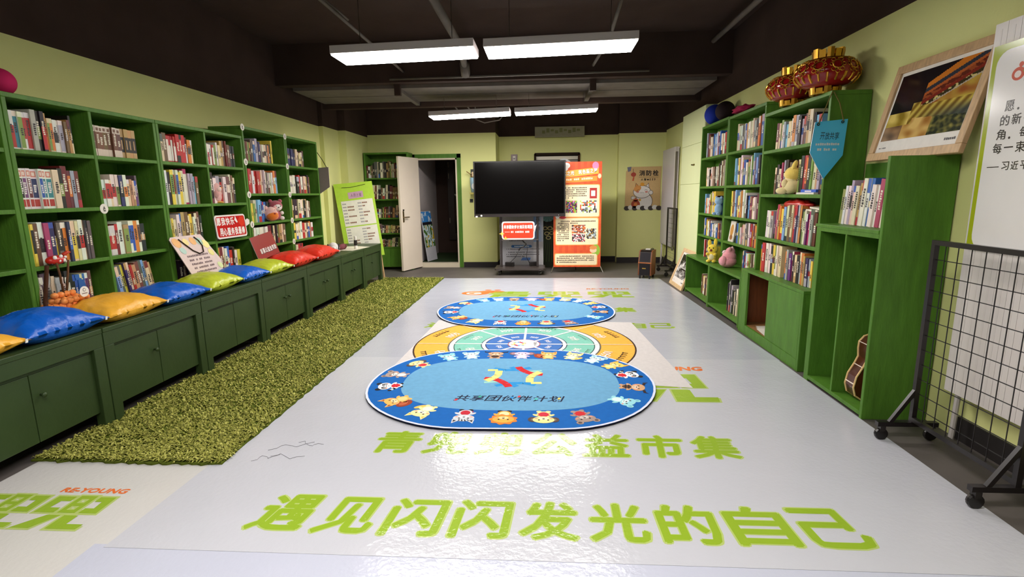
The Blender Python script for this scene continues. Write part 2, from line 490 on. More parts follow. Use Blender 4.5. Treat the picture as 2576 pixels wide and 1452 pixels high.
tag(p.build('pipe_hanger'), 'black square bracket holding the thick grey ceiling pipe', 'bracket')
p = MB(); p.tube([(-1.82, 2.4, 2.97), (-1.82, 4.6, 2.97), (-1.83, 7.0, 2.97)], 0.016, 'ceiling_pipe', n=8)
p.tube([(-1.82+0.03*math.sin(i*2.1), 2.4+i*0.2, 3.0+0.02*math.sin(i*1.3)) for i in range(14)], 0.01, 'ceiling_pipe', n=6)
tag(p.build('cable_conduit', smooth=True), 'thin conduit wound with cable above the left front lamp', 'conduit')
p = MB(); p.tube([(0.6, 3.4, 3.0), (0.66, 5.7, 2.95), (0.6, 6.9, 2.96)], 0.018, 'ceiling_pipe', n=8)
tag(p.build('cable_conduit', smooth=True), 'thin grey conduit above the right front lamp', 'conduit')
p = MB(); p.tube([(-2.0, 6.95, 2.87), (1.3, 6.95, 2.89)], 0.014, 'ceiling_pipe', n=8)
tag(p.build('ceiling_conduit', smooth=True), 'thin conduit fixed along the front edge of the beam', 'conduit')
p = MB(); p.tube([(2.05, 3.3, 3.2), (2.05, 6.9, 3.2)], 0.03, 'ceiling_pipe', n=8)
tag(p.build('wall_pipe', smooth=True), 'dark pipe high along the right wall above the lanterns', 'pipe')
for i, (x, y, r) in enumerate(((-1.62, 3.6, 'far left'), (-1.35, 4.2, 'middle'), (-0.2, 4.1, 'right'), (0.55, 4.3, 'far right'))):
    tag(MB().tube([(x, y, ZC), (x, y, 2.99)], 0.008, 'black_paint', n=6).build('threaded_rod'), 'thin black rod hanging from the ceiling, %s of four above the front lamps' % r, 'rod')
p = MB(); p.lathe([(0.06, 0), (0.09, 0.05), (0.02, 0.07)], (-0.34, 4.2, 3.05), 'black_paint', n=14); p.tube([(-0.3, 4.2, 3.08), (-0.2, 4.9, 3.2), (-0.15, 5.6, ZC)], 0.008, 'black_paint', n=6)
tag(p.build('ceiling_sensor', smooth=True), 'small dark round sensor hanging from the black ceiling', 'sensor')
p = MB(); p.tube([(-1.15, 8.9, 2.66), (-1.15, 8.9, 3.345)], 0.008, 'ceiling_pipe', n=6); p.tube([(-1.15, 8.9, 2.62), (-1.0, 8.9, 2.56), (-0.75, 8.9, 2.6), (-0.62, 8.9, 2.75)], 0.01, 'ceiling_pipe', n=6); p.tube([(-0.35, 8.9, 2.75), (-0.2, 8.9, 2.66), (-0.02, 8.9, 2.66)], 0.008, 'ceiling_pipe', n=6)
for x in (-1.35, -1.15): p.tube([(x-0.12, 8.6, 2.82), (x, 8.9, 2.66)], 0.012, 'ceiling_pipe', n=6)
tag(p.build('loose_cable', smooth=True), 'loose grey cables drooping from the ceiling behind the rear lamps', 'cable')
p = MB().box(-0.2, 0.77, 10.58, 10.61, 2.48, 2.68, 'paper', (150, 145, 118))
for i in range(9): p.box(-0.06+i*0.085, 0.0+i*0.085, 10.575, 10.58, 2.55+0.02*(i % 3), 2.61+0.02*((i*2) % 3), 'paper', (120, 120, 70))
tag(p.build('paper_banner'), 'torn pale paper strip stuck above the recess under the ceiling', 'paper strip')

# lamps: two rows of two linear ceiling lamps, and an unseen row added to brighten the near floor
def lamp(x0, x1, y0, y1, z, label, tilt=0.0, lm='lamp'):
    t = thing('ceiling_lamp', label, 'lamp', ((x0+x1)/2, (y0+y1)/2, z), 'linear ceiling lamps')
    f = MB()
    zz = lambda x: z+tilt*(x-(x0+x1)/2)
    def hb(a0, a1, b0, b1, c0, c1, mb, m, c):
        p = [V((a0, b0, zz(a0)+c0)), V((a1, b0, zz(a1)+c0)), V((a1, b1, zz(a1)+c0)), V((a0, b1, zz(a0)+c0)), V((a0, b0, zz(a0)+c1)), V((a1, b0, zz(a1)+c1)), V((a1, b1, zz(a1)+c1)), V((a0, b1, zz(a0)+c1))]
        mb.add(p, [(3, 2, 1, 0), (4, 5, 6, 7), (0, 1, 5, 4), (1, 2, 6, 5), (2, 3, 7, 6), (3, 0, 4, 7)], m, c)
    hb(x0, x1, y0, y1, 0.012, 0.075, f, 'plastic', (205, 196, 196))
    f.build('housing', t, bevel=0.003)
    g = MB(); hb(x0+0.008, x1-0.008, y0+0.008, y1-0.008, 0.0, 0.0118, g, lm, (255, 255, 255))
    g.build('diffuser', t)
    for x in (x0+0.2, x1-0.2):
        MB().tube([(x, (y0+y1)/2, zz(x)+0.075), (x, (y0+y1)/2, ZC if lm != 'lamp_rear' else 2.799)], 0.003, 'metal', (120, 110, 100), n=5).build('suspension_wire', t)
    return t
lamp(-1.76, -0.575, 4.42, 4.78, 2.548, 'lit ceiling lamp, left one of the big front pair', 0.02)
lamp(-0.495, 0.74, 4.42, 4.78, 2.563, 'lit ceiling lamp, right one of the big front pair', 0.02)
lamp(-1.66, -0.50, 7.62, 7.98, 2.51, 'lit ceiling lamp, left one of the small rear pair', 0.03, 'lamp_rear')
lamp(-0.43, 0.74, 7.62, 7.90, 2.53, 'lit ceiling lamp, right one of the small rear pair', 0.025, 'lamp_rear')
lamp(-1.76, -0.575, 1.05, 1.41, 2.55, 'added unseen lamp brightening the near floor, left', 0.0, 'lamp_added')
lamp(-0.495, 0.74, 1.05, 1.41, 2.55, 'added unseen lamp brightening the near floor, right', 0.0, 'lamp_added')
# ------------------------------------------------------------------ floor films with printed lettering
LIME = (142, 172, 48)
def film(name, outline, z, col, label):
    mb = MB()
    mb.slab(outline, (0, 0, z), X_, Y_, 0.0012, 'floor_film', col)
    return tag(mb.build(name), label, 'floor film', 'printed floor films')
fm_mid = film('floor_film', [(-1.80, 1.78), (1.945, 1.78), (1.94, 4.285), (-1.73, 4.285)], 0.0034, (190, 191, 200), 'glossy white floor film under the front blue rug, printed with the long lime sentence')
fm_back = film('floor_film', [(-1.75, 4.27), (1.95, 4.27), (1.86, 8.58), (-1.75, 8.6)], 0.002, (180, 182, 193), 'glossy white floor film under the rear blue rug, reaching to the screen trolley')
fm_front = film('floor_film', [(-1.86, 0.5), (1.95, 0.5), (1.945, 1.80), (-1.855, 1.80)], 0.002, (188, 191, 208), 'bluish white floor film along the bottom edge of the photo')
fm_left = film('floor_film', [(-2.75, 0.5), (-1.84, 0.5), (-1.72, 2.6), (-2.75, 2.6)], 0.0007, (202, 200, 198), 'duller greyish white floor film at the bottom left with half of the lime logo')
def floor_text(par, z, items):
    """one part per printed line"""
    lines_ = {}
    for it_ in items: lines_.setdefault((round(it_[2], 1), it_[5]), []).append(it_)
    for L_ in lines_.values():
        mb = MB(); gl = MB()
        for (body, x, y, w, h, c, bold, skew) in L_:
            if c == LIME:
                text(gl, body, (x-0.008, y-0.008, z), X_, Y_, w+0.016, h+0.016, 'floor_film', (176, 192, 112), bold+0.016, 0.0002, skew)
            text(mb, body, (x, y, z), X_, Y_, w, h, 'floor_film', c, bold, 0.0007, skew)
        o_ = mb.build('lettering', par)
        if gl.v: gl.build('lettering_halo', o_)
BLOCK = {'兜': [[(.02, .95), (.32, .95), (.32, .80), (.17, .80), (.15, .60), (.32, .60), (.32, .45), (0, .45)],
  [(.38, .45), (.46, .45), (.46, .98), (.38, .98)], [(.58, .45), (.66, .45), (.66, .98), (.58, .98)], [(.38, .88), (.66, .88), (.66, .98), (.38, .98)], [(.38, .66), (.66, .66), (.66, .75), (.38, .75)], [(.38, .45), (.66, .45), (.66, .54), (.38, .54)],
  [(.72, .95), (.98, .95), (1.0, .45), (.72, .45), (.72, .60), (.86, .60), (.84, .80), (.72, .80)], [(.28, .38), (.50, .38), (.30, 0), (.0, 0)], [(.56, .38), (.78, .38), (.78, .14), (1.04, .14), (1.02, 0), (.55, 0)]],
 '青': [[(.1, .86), (.95, .86), (.97, .97), (.12, .97)], [(.06, .70), (.93, .70), (.95, .80), (.08, .80)], [(0, .52), (1.0, .52), (1.02, .63), (.02, .63)], [(.44, .52), (.58, .52), (.6, 1.0), (.46, 1.0)],
  [(.05, 0), (.25, 0), (.32, .45), (.14, .45)], [(.70, 0), (.92, 0), (.96, .45), (.78, .45)], [(.14, .35), (.96, .35), (.96, .45), (.14, .45)], [(.12, .16), (.94, .16), (.95, .26), (.13, .26)]]}
def block_text(par, z, items):
    mb = MB(); gl = MB()
    for (ch, x, y, w, h) in items:
        for bi, p in enumerate(BLOCK[ch]):
            cx = sum(q[0] for q in p)/len(p); cy = sum(q[1] for q in p)/len(p)
            gl.flat([(x+q[0]*w+.012*(1 if q[0] > cx else -1), y+q[1]*h+.012*(1 if q[1] > cy else -1)) for q in p], (0, 0, z), X_, Y_, .0003+bi*.00004, 'floor_film', (176, 192, 112))
            mb.flat([(x+q[0]*w, y+q[1]*h) for q in p], (0, 0, z), X_, Y_, .0009+bi*.00004, 'floor_film', LIME)
    o_ = mb.build('logo_lettering', par); gl.build('lettering_halo', o_)
OR = (222, 110, 52)
it = []
for i, ch in enumerate('遇见闪闪发光的自己'):
    it.append((ch, -1.305+i*0.298, 1.905+(0.0 if i else 0.01), 0.25, 0.265, LIME, 0.027, 0.16-0.03*i))
for i, ch in enumerate('青兜兜公益市集'):
    it.append((ch, -0.985+i*0.297, 2.60, 0.25, 0.26, LIME, 0.027, 0.1))
block_text(fm_mid, 0.0034, [(ch, -0.86+i*0.71, 3.37, 0.6, 0.56) for i, ch in enumerate('青兜兜')])
it.append(('RE-YOUNG', 0.62, 3.99, 0.62, 0.10, OR, 0.06, 0.15))
floor_text(fm_mid, 0.0034, it)
it = []
for i, ch in enumerate('遇见闪闪发光的自己'):
    it.append((ch, -1.3+i*0.30, 5.31, 0.25, 0.22, LIME, 0.027, 0.1))
for i, ch in enumerate('青兜兜公益市集'):
    it.append((ch, -0.97+i*0.30, 6.06, 0.25, 0.25, LIME, 0.027, 0.05))
block_text(fm_back, 0.002, [(ch, -0.80+i*0.70, 6.95, 0.58, 0.42) for i, ch in enumerate('青兜兜')])
it.append(('RE-YOUNG', 0.60, 7.53, 0.62, 0.09, (190, 110, 70), 0.06, 0.1))
floor_text(fm_back, 0.002, it)
e = MB(); o = (-1.0, 7.25, 0.002)
e.flat(circ(0, 0, 0.2, 0.14), o, X_, Y_, 0.0006, 'floor_film', OR); e.flat(circ(0.22, 0.1, 0.2, 0.09), o, X_, Y_, 0.0005, 'floor_film', OR)
for dx in (0.16, 0.30): e.flat(circ(dx, 0.24, 0.05, 0.035), o, X_, Y_, 0.0006, 'floor_film', OR)
e.flat(circ(-0.02, -0.01, 0.11, 0.08), o, X_, Y_, 0.0008, 'floor_film', (235, 225, 220)); e.flat(circ(-0.02, -0.01, 0.075, 0.05), o, X_, Y_, 0.001, 'floor_film', OR); e.flat(circ(0.02, -0.03, 0.04, 0.03), o, X_, Y_, 0.0012, 'floor_film', (235, 225, 220))
e.build('emblem', fm_back)
block_text(fm_left, 0.0007, [('兜', -2.66, 1.885, 0.30, 0.25), ('兜', -2.33, 1.885, 0.30, 0.25)])
it = [('RE-YOUNG', -2.36, 2.155, 0.335, 0.042, OR, 0.06, 0.1)]
floor_text(fm_left, 0.0007, it)

q = MB(); rd = random.Random(77)
for (x, y, l) in ((-1.55, 2.62, .22), (-1.5, 2.55, .18), (-1.42, 2.7, .15), (-1.58, 2.5, .12), (-1.2, 3.3, .2)):
    a = rd.uniform(-.5, .5); pts = []
    for k in range(9): pts.append((x+l*k/8*math.cos(a)+.012*math.sin(k*1.7), y+l*k/8*math.sin(a)+.022*math.sin(k*1.1+x*9), .0052))
    q.tube(pts, .0011, 'floor_film', (120, 118, 124), n=4)
q.build('pen_scribble', fm_mid)
# ------------------------------------------------------------------ artificial turf
TX0, TX1, TY0, TY1 = -2.79, -1.715, 2.43, 8.62
tb = MB(); out = []
rd = random.Random(5)
n = 40
for i in range(n+1): out.append((TX0+(TX1-TX0)*i/n, TY0+rd.uniform(-0.012, 0.008)+0.03*math.exp(-((i-13)/4.0)**2)*0.4))
for i in range(1, 120): out.append((TX1+rd.uniform(-0.006, 0.008), TY0+(TY1-TY0)*i/120))
out += [(TX1, TY1), (TX0, TY1)]
tb.slab(out, (0, 0, 0.012), X_, Y_, 0.0105, 'turf_base', (90, 100, 40), (45, 38, 20))
turf = tag(tb.build('artificial_turf'), 'long strip of olive green artificial turf along the cabinet fronts', 'artificial turf')
g = MB(); rd = random.Random(11)
cols = [(160, 160, 78), (140, 142, 62), (184, 182, 98), (112, 114, 46), (150, 148, 68)]
for i in range(26000):
    v = rd.random()
    y = TY0+0.02+(TY1-TY0-0.03)*(v**1.35); x = rd.uniform(TX0+0.01, TX1-0.008)
    if y > 6.5 and rd.random() < 0.4: continue
    a = rd.uniform(0, 6.283); l = rd.uniform(0.018, 0.042); wd = rd.uniform(0.0035, 0.006)
    dx, dy = math.cos(a), math.sin(a); h = rd.uniform(0.006, 0.018); z = 0.0125
    p = V((x, y, z)); d = V((dx, dy, 0)); s = V((-dy, dx, 0))*wd
    q = p+d*l*0.5+Z_*h; r = p+d*l+s*rd.uniform(-2, 2)+Z_*(h*rd.uniform(0.2, 0.9))
    g.add((p-s, p+s, q+s, q-s, r), ((0, 1, 2, 3), (3, 2, 4)), 'turf_blade', rd.choice(cols))
o = g.build('turf_pile', turf); o['kind'] = 'stuff'

# ------------------------------------------------------------------ round game mat under the rugs
gm = MB()
gm.slab([(-1.26, 3.95), (1.06, 3.62), (0.93, 5.55), (-1.20, 5.62)], (0, 0, 0.0062), X_, Y_, 0.0026, 'cloth', (204, 198, 197))
gmat = tag(gm.build('game_mat'), 'white cloth mat printed with an orange, teal and blue target, between the two blue rugs', 'game mat')
pr = MB(); o = V((-0.2, 4.69, 0.0062))
def ring(mb, r, c, l): mb.flat(circ(0, 0, r, r, n=72), o, X_, Y_, l, 'cloth', c)
for (r, c, l) in ((1.03, (58, 40, 30), .0002), (1.015, (232, 172, 68), .0005), (0.715, (96, 92, 80), .0008), (0.70, (240, 236, 232), .0011), (0.66, (60, 96, 90), .0014), (0.65, (124, 190, 172), .0017), (0.405, (60, 80, 90), .002), (0.395, (240, 236, 232), .0023), (0.365, (40, 50, 90), .0026), (0.355, (62, 110, 180), .0029), (0.155, (150, 60, 80), .0032), (0.145, (244, 240, 238), .0035)):
    ring(pr, r, c, l)
def spoke(a, r0, r1, w, c, l):
    d = V((math.cos(a), math.sin(a), 0)); s = V((-d.y, d.x, 0))*w
    b_ = o+Z_*l; pr.quad(b_+d*r0-s, b_+d*r1-s, b_+d*r1+s, b_+d*r0+s, 'cloth', c)
for k in range(8):
    a = k*math.pi/4
    spoke(a, 0.15, 0.70, 0.011, (240, 236, 232), .0038)
    spoke(a, 0.72, 1.01, 0.005, (240, 230, 215), .0038)
for k in range(8):
    a = k*math.pi/4+math.pi/8
    ux = V((math.sin(a), -math.cos(a), 0)); uy = V((math.cos(a), math.sin(a), 0))
    for (r, s_, w_, h_) in ((0.74, '10分', 0.17, 0.10), (0.47, '30分', 0.14, 0.085), (0.22, '50分', 0.085, 0.05)):
        text(pr, s_, o+uy*r-ux*w_/2, ux, uy, w_, h_, 'cloth', (245, 240, 235), 0.02, .004)
    for j in range(5):
        for (rr, cc, hh) in ((0.91, (60, 45, 25), 0.05), (0.60, (50, 60, 50), 0.03)):
            b2 = a+(j-2)*(0.055 if rr > 0.8 else 0.06)
            u2 = V((math.sin(b2), -math.cos(b2), 0)); v2 = V((math.cos(b2), math.sin(b2), 0))
            q = o+v2*rr+Z_*.004
            pr.quad(q-u2*hh*.35, q+u2*hh*.35, q+u2*hh*.35+v2*hh*.25, q-u2*hh*.35+v2*hh*.25, 'cloth', cc)
            pr.quad(q-u2*hh*.1+v2*hh*.3, q+u2*hh*.1+v2*hh*.3, q+u2*hh*.1+v2*hh, q-u2*hh*.1+v2*hh, 'cloth', cc)
def emblem(mb, c0, s, lift, m='cloth'):
    """ring of red, yellow and blue ribbons"""
    R_, Yl, Bl, Pl = (200, 32, 40), (250, 216, 130), (40, 140, 205), (150, 205, 190)
    def band(pts, w, col, l):
        for i in range(len(pts)-1):
            a, b_ = V((*pts[i], 0)), V((*pts[i+1], 0)); d = (b_-a).normalized(); n_ = V((-d.y, d.x, 0))*w
            q = [a-n_, b_-n_, b_+n_, a+n_]
            mb.add([c0+p*s+Z_*(lift+l) for p in q], ((0, 1, 2, 3),), m, col)
    for sg in (1, -1):
        f = lambda L: [(sg*x, sg*y) for (x, y) in L]
        band(f([(-0.15, 0.95), (0.05, 0.72), (0.2, 0.6)]), 0.11, Bl, 0) ; band(f([(-0.75, 0.8), (-0.35, 0.62), (0.15, 0.66), (0.55, 0.9)]), 0.10, Bl, 0.0001)
        band(f([(0.1, 0.98), (0.22, 0.7), (0.42, 0.45), (0.65, 0.25)]), 0.13, R_, 0.0003); band(f([(0.65, 0.25), (0.98, 0.2)]), 0.12, R_, 0.0003)
        band(f([(0.5, 0.5), (0.72, 0.55), (0.95, 0.6)]), 0.07, Pl, 0.0002)
        band(f([(0.55, -0.55), (0.55, -0.1), (0.68, 0.2), (0.9, 0.45)]), 0.13, Yl, 0.0004)
        band(f([(0.6, -0.62), (0.95, -0.6)]), 0.09, Yl, 0.0005)
emblem(pr, o+V((-0.05, 0, 0)), 0.07, 0.0042)
text(pr, '共享团', o+V((0.12, -0.06, 0)), Y_, -X_, 0.12, 0.03, 'cloth', (50, 50, 60), 0.02, .0042)
pr.build('target_print', gmat)

# ------------------------------------------------------------------ blue oval rugs with a ring of animals
def animal(mb, c0, out, s, kind, lift):
    """small printed animal: body, head, ears, face; out = direction of the head"""
    uy = out.normalized(); ux = V((uy.y, -uy.x, 0))
    K = {
     'lion': ((246, 170, 70), (250, 210, 120), (240, 220, 170)), 'fox': ((250, 224, 160), (250, 190, 90), (252, 240, 215)), 'zebra': ((200, 205, 212), (40, 40, 48), (190, 40, 55)),
     'squirrel': ((246, 180, 96), (150, 62, 36), (250, 205, 140)), 'raccoon': ((235, 238, 240), (30, 34, 42), (205, 40, 50)), 'koala': ((170, 150, 140), (110, 92, 86), (230, 232, 228)),
     'ram': ((248, 222, 150), (86, 70, 66), (200, 56, 80)), 'hippo': ((150, 212, 222), (120, 190, 206), (215, 235, 235)), 'dog': ((190, 226, 232), (120, 180, 196), (240, 245, 245)),
     'buffalo': ((205, 160, 120), (48, 36, 40), (90, 60, 40)), 'elephant': ((228, 196, 220), (120, 92, 100), (240, 215, 230)), 'cat': ((250, 200, 100), (240, 170, 60), (215, 60, 90)), 'bear': ((160, 140, 132), (90, 74, 70), (200, 44, 50))}
    a, b_, c_ = K[kind]
    def F(p, col, l): mb.flat([(x*s, y*s) for (x, y) in p], c0, ux, uy, lift+l, 'cloth', col)
    dk = (40, 34, 38)
    # tail, feet, body
    if kind == 'squirrel': F(circ(-0.75, -0.25, 0.42, 0.6, rot=0.4), b_, 0); F(circ(-0.72, -0.2, 0.22, 0.36, rot=0.4), (190, 96, 60), .0001)
    if kind == 'raccoon':
        for j in range(4): F(circ(-0.45-0.13*j, -0.5+0.13*j, 0.14, 0.14, n=10), dk if j % 2 else (200, 220, 225), .0001*j)
    if kind == 'fox': F(circ(0.6, -0.5, 0.2, 0.42, rot=-0.6), b_, 0)
    if kind in ('zebra', 'cat'): F([(-0.5, -0.7), (-0.1, 0.1), (0.5, 0.2), (0.2, -0.6)], c_ if kind == 'cat' else (200, 34, 44), 0)
    for sx in (-0.28, 0.28):
        F(circ(sx, -0.85, 0.17, 0.14, n=10), a if kind not in ('lion', 'zebra', 'raccoon') else dk, .0001)
        F(circ(sx*1.7, -0.35, 0.22, 0.11, rot=-0.7 if sx > 0 else 0.7, n=10), a, .0001)
    F(circ(0, -0.45, 0.42, 0.45), a, .0002)
    F(circ(0, -0.45, 0.30, 0.34), c_ if kind not in ('cat',) else (250, 225, 160), .0003)
    if kind in ('buffalo', 'raccoon', 'bear', 'ram'):
        for j in range(2): F([(-0.36, -0.6+0.22*j), (0.36, -0.6+0.22*j), (0.36, -0.5+0.22*j), (-0.36, -0.5+0.22*j)], dk if kind == 'buffalo' else (205, 40, 50), .0004)
    # ears, horns, mane
    if kind == 'lion':
        F([((0.80+0.07*math.cos(9*t))*math.cos(t)*1.0, 0.3+(0.66+0.07*math.cos(9*t))*math.sin(t)) for t in [2*math.pi*i/54 for i in range(54)]], (238, 130, 52), .0004)
    elif kind == 'ram':
        for sx in (-1, 1): F(circ(sx*0.62, 0.25, 0.3, 0.34), b_, .0004); F(circ(sx*0.62, 0.25, 0.13, 0.15), (130, 110, 100), .0005)
    elif kind == 'buffalo':
        for sx in (-1, 1): F([(sx*0.4, 0.55), (sx*0.95, 0.62), (sx*1.0, 0.98), (sx*0.82, 0.78), (sx*0.45, 0.75)], b_, .0004)
    elif kind == 'elephant':
        for sx in (-1, 1): F(circ(sx*0.72, 0.32, 0.34, 0.38), b_, .0004); F(circ(sx*0.70, 0.32, 0.22, 0.27), (170, 130, 140), .0005)
    elif kind in ('fox', 'cat', 'squirrel', 'zebra'):
        for sx in (-1, 1): F([(sx*0.2, 0.6), (sx*0.66, 0.45), (sx*0.62, 1.02)], a if kind != 'cat' else b_, .0004); F([(sx*0.36, 0.62), (sx*0.58, 0.55), (sx*0.57, 0.84)], b_, .0005)
    else:
        for sx in (-1, 1): F(circ(sx*0.52, 0.68, 0.22, 0.22, n=14), a if kind != 'raccoon' else dk, .0004); F(circ(sx*0.52, 0.68, 0.12, 0.12, n=12), b_, .0005)
    F(circ(0, 0.28, 0.64, 0.46), a, .0006)
    if kind == 'zebra':
        for j in range(4): F([(-0.12+0.2*(j-1.5), 0.74-0.05*abs(j-1.5)), (0.0+0.2*(j-1.5), 0.74-0.05*abs(j-1.5)), (0.02+0.14*(j-1.5), 0.4)], dk, .0007)
    if kind == 'raccoon':
        for sx in (-1, 1): F(circ(sx*0.28, 0.3, 0.22, 0.2, n=14), dk, .0007); F(circ(sx*0.27, 0.31, 0.1, 0.1, n=10), (245, 245, 245), .0008)
    F(circ(0, 0.1, 0.3, 0.2, n=14), c_ if kind in ('koala', 'hippo', 'dog', 'fox', 'elephant') else mixc(a, (255, 255, 255), .45), .0008)
    for sx in (-1, 1):
        F(circ(sx*0.27, 0.32, 0.065, 0.075, n=10), dk, .0009)
        F(circ(sx*0.44, 0.13, 0.1, 0.06, n=10), (240, 150, 130), .0009)
    F(circ(0, 0.18, 0.085, 0.06, n=10), dk, .001)
    F([(-0.1, 0.03), (0.1, 0.03), (0.06, -0.01), (-0.06, -0.01)], dk, .001)

def stadium(hw, hh, n=28):
    r = hh; s_ = hw-r
    p = [(s_+r*math.cos(-math.pi/2+math.pi*i/n), r*math.sin(-math.pi/2+math.pi*i/n)) for i in range(n+1)]
    return p+[(-x, -y) for (x, y) in p]
def rug(cx, cy, label, wav):
    hw, hh = 1.06, 0.805
    def wob(x, y): return 0.004*math.sin(x*5+wav)+0.003*math.sin(y*7+wav*2)
    prof = stadium(hw, hh)
    mb = MB(); z1 = 0.020
    o = V((cx, cy, z1))
    pw = [(x+wob(x, y)*1.5, y+wob(y, x)*2) for x, y in prof]
    mb.slab(pw, o, X_, Y_, 0.010, 'cloth', (214, 220, 240), (18, 22, 50))
    r_ = tag(mb.build('play_rug'), label, 'rug', 'blue oval play rugs')
    pr = MB()
    pr.flat([(x*0.985, y*0.98) for x, y in pw], o, X_, Y_, .0006, 'cloth', (12, 96, 176))
    pr.build('border_field', r_)
    pr = MB(); pr.flat(circ(0, 0, 0.80, 0.535, n=8) and [(x, y) for (x, y) in [(math.copysign(abs(math.cos(t))**0.72, math.cos(t))*0.80, math.copysign(abs(math.sin(t))**0.80, math.sin(t))*0.535) for t in [2*math.pi*i/80 for i in range(80)]]], o, X_, Y_, .0011, 'cloth', (104, 160, 198))
    pr.build('centre_field', r_)
    pr = MB(); emblem(pr, o+V((0.02, 0.10, 0)), 0.225, .0015); pr.build('emblem', r_)
    pr = MB()
    chs = '共享团伙伴计划'
    for i, ch in enumerate(chs):
        text(pr, ch, o+V((-0.37+i*0.107, -0.385, 0)), X_, Y_, 0.098, 0.10, 'cloth', (28, 34, 60), 0.018, .0015, 0.25)
    for (i, dx, dy, c) in ((0, 0.0, 0.0, (205, 40, 50)), (1, 0.05, 0.06, (70, 180, 160)), (3, 0.06, 0.05, (40, 140, 210)), (4, 0.0, 0.07, (220, 60, 60)), (5, 0.01, 0.03, (90, 200, 190)), (6, 0.06, 0.04, (250, 210, 110))):
        q = o+V((-0.36+i*0.107+dx, -0.385+dy, .002)); pr.quad(q, q+X_*0.018, q+X_*0.026+Y_*0.03, q+X_*0.008+Y_*0.03, 'cloth', c)
    pr.build('lettering', r_)
    kinds = [('hippo', -0.57, .57), ('dog', -0.38, .625), ('buffalo', -0.17, .64), ('elephant', 0.06, .645), ('squirrel', 0.29, .64), ('fox', 0.50, .625), ('dog', 0.68, .53), ('cat', 0.82, .38), ('raccoon', 0.90, 0.16), ('buffalo', 0.90, -0.10), ('hippo', 0.79, -.36),
             ('bear', 0.50, -.62), ('ram', 0.25, -.645), ('lion', 0.0, -.645), ('zebra', -0.25, -.635), ('fox', -0.53, -.575), ('squirrel', -0.76, -.40), ('raccoon', -0.89, -.13), ('koala', -0.91, 0.12), ('ram', -0.79, .38)]
    for (k, x, y) in kinds:
        am = MB()
        s0 = max(0.0, abs(x)-0.255)*math.copysign(1, x)
        d = V((s0, y, 0)).normalized()
        animal(am, o+V((x, y, 0))-d*0.005, d, 0.106, k, .0018)
        am.build('animal_print', r_)
rug(-0.262, 3.68, 'blue oval play rug nearest the camera, over the lime floor lettering', 0.4)
rug(-0.24, 6.09, 'blue oval play rug further back, toward the screen trolley', 2.1)
# ------------------------------------------------------------------ green bookcases along the left wall
GP = 'green_paint'
LX = -3.12                      # front plane of the left bookcases
BT = 0.62                       # top of the bench cabinets
def bookcase_left(label, y0, y1, divs, shelves, top, bottom=BT, closed_left=False):
    t = thing('bookcase', label, 'bookcase', ((LX-0.16), (y0+y1)/2, bottom), 'green bookcases along the left wall')
    xb = LX-0.36
    th = 0.028
    MB().box(xb, LX, y0, y0+th, bottom, top-th, GP).build('side_panel', t, bevel=0.003)
    MB().box(xb, LX, y1-th, y1, bottom, top-th, GP).build('side_panel', t, bevel=0.003)
    MB().box(xb, LX, y0, y1, top-th, top, GP).build('top_board', t, bevel=0.003)
    MB().box(xb, LX, y0+th, y1-th, bottom, bottom+0.022, GP).build('bottom_board', t)
    MB().box(xb, xb+0.012, y0+th, y1-th, bottom+0.022, top-th, GP).build('back_panel', t)
    edges = [y0+th]+[d-0.012 for d in divs]+[y1-th]
    for d in divs: MB().box(xb+0.012, LX, d-0.012, d+0.012, bottom+0.022, top-th, GP).build('divider', t, bevel=0.003)
    cells_y = []
    a = y0+th
    for d in divs: cells_y.append((a, d-0.012)); a = d+0.012
    cells_y.append((a, y1-th))
    for z in shelves:
        for (ya, yb) in cells_y: MB().box(xb+0.012, LX-0.001, ya, yb, z-0.026, z, GP).build('shelf', t, bevel=0.003)
    return cells_y
SH_A = (1.70, 1.345, 0.993); SH_C = (1.775, 1.438, 1.125, 0.862)
cz = bookcase_left('wide green bookcase cut off by the left edge of the photo', 1.75, 2.93, (2.34,), SH_A, 2.02)
ca = bookcase_left('green bookcase with brown and white matching spines, nearest full one on the left wall', 2.935, 4.135, (3.525,), SH_A, 2.02)
cb = bookcase_left('green bookcase holding the pink plush chick and the red greeting sign', 4.14, 5.345, (4.745,), SH_A, 2.02)
cc = bookcase_left('taller green bookcase with round white stickers holding the plush bear', 5.36, 6.262, (), SH_C, 2.125)
cd = bookcase_left('narrow green bookcase at the far end of the left row, navy books on top', 6.272, 7.145, (), SH_C, 2.125)

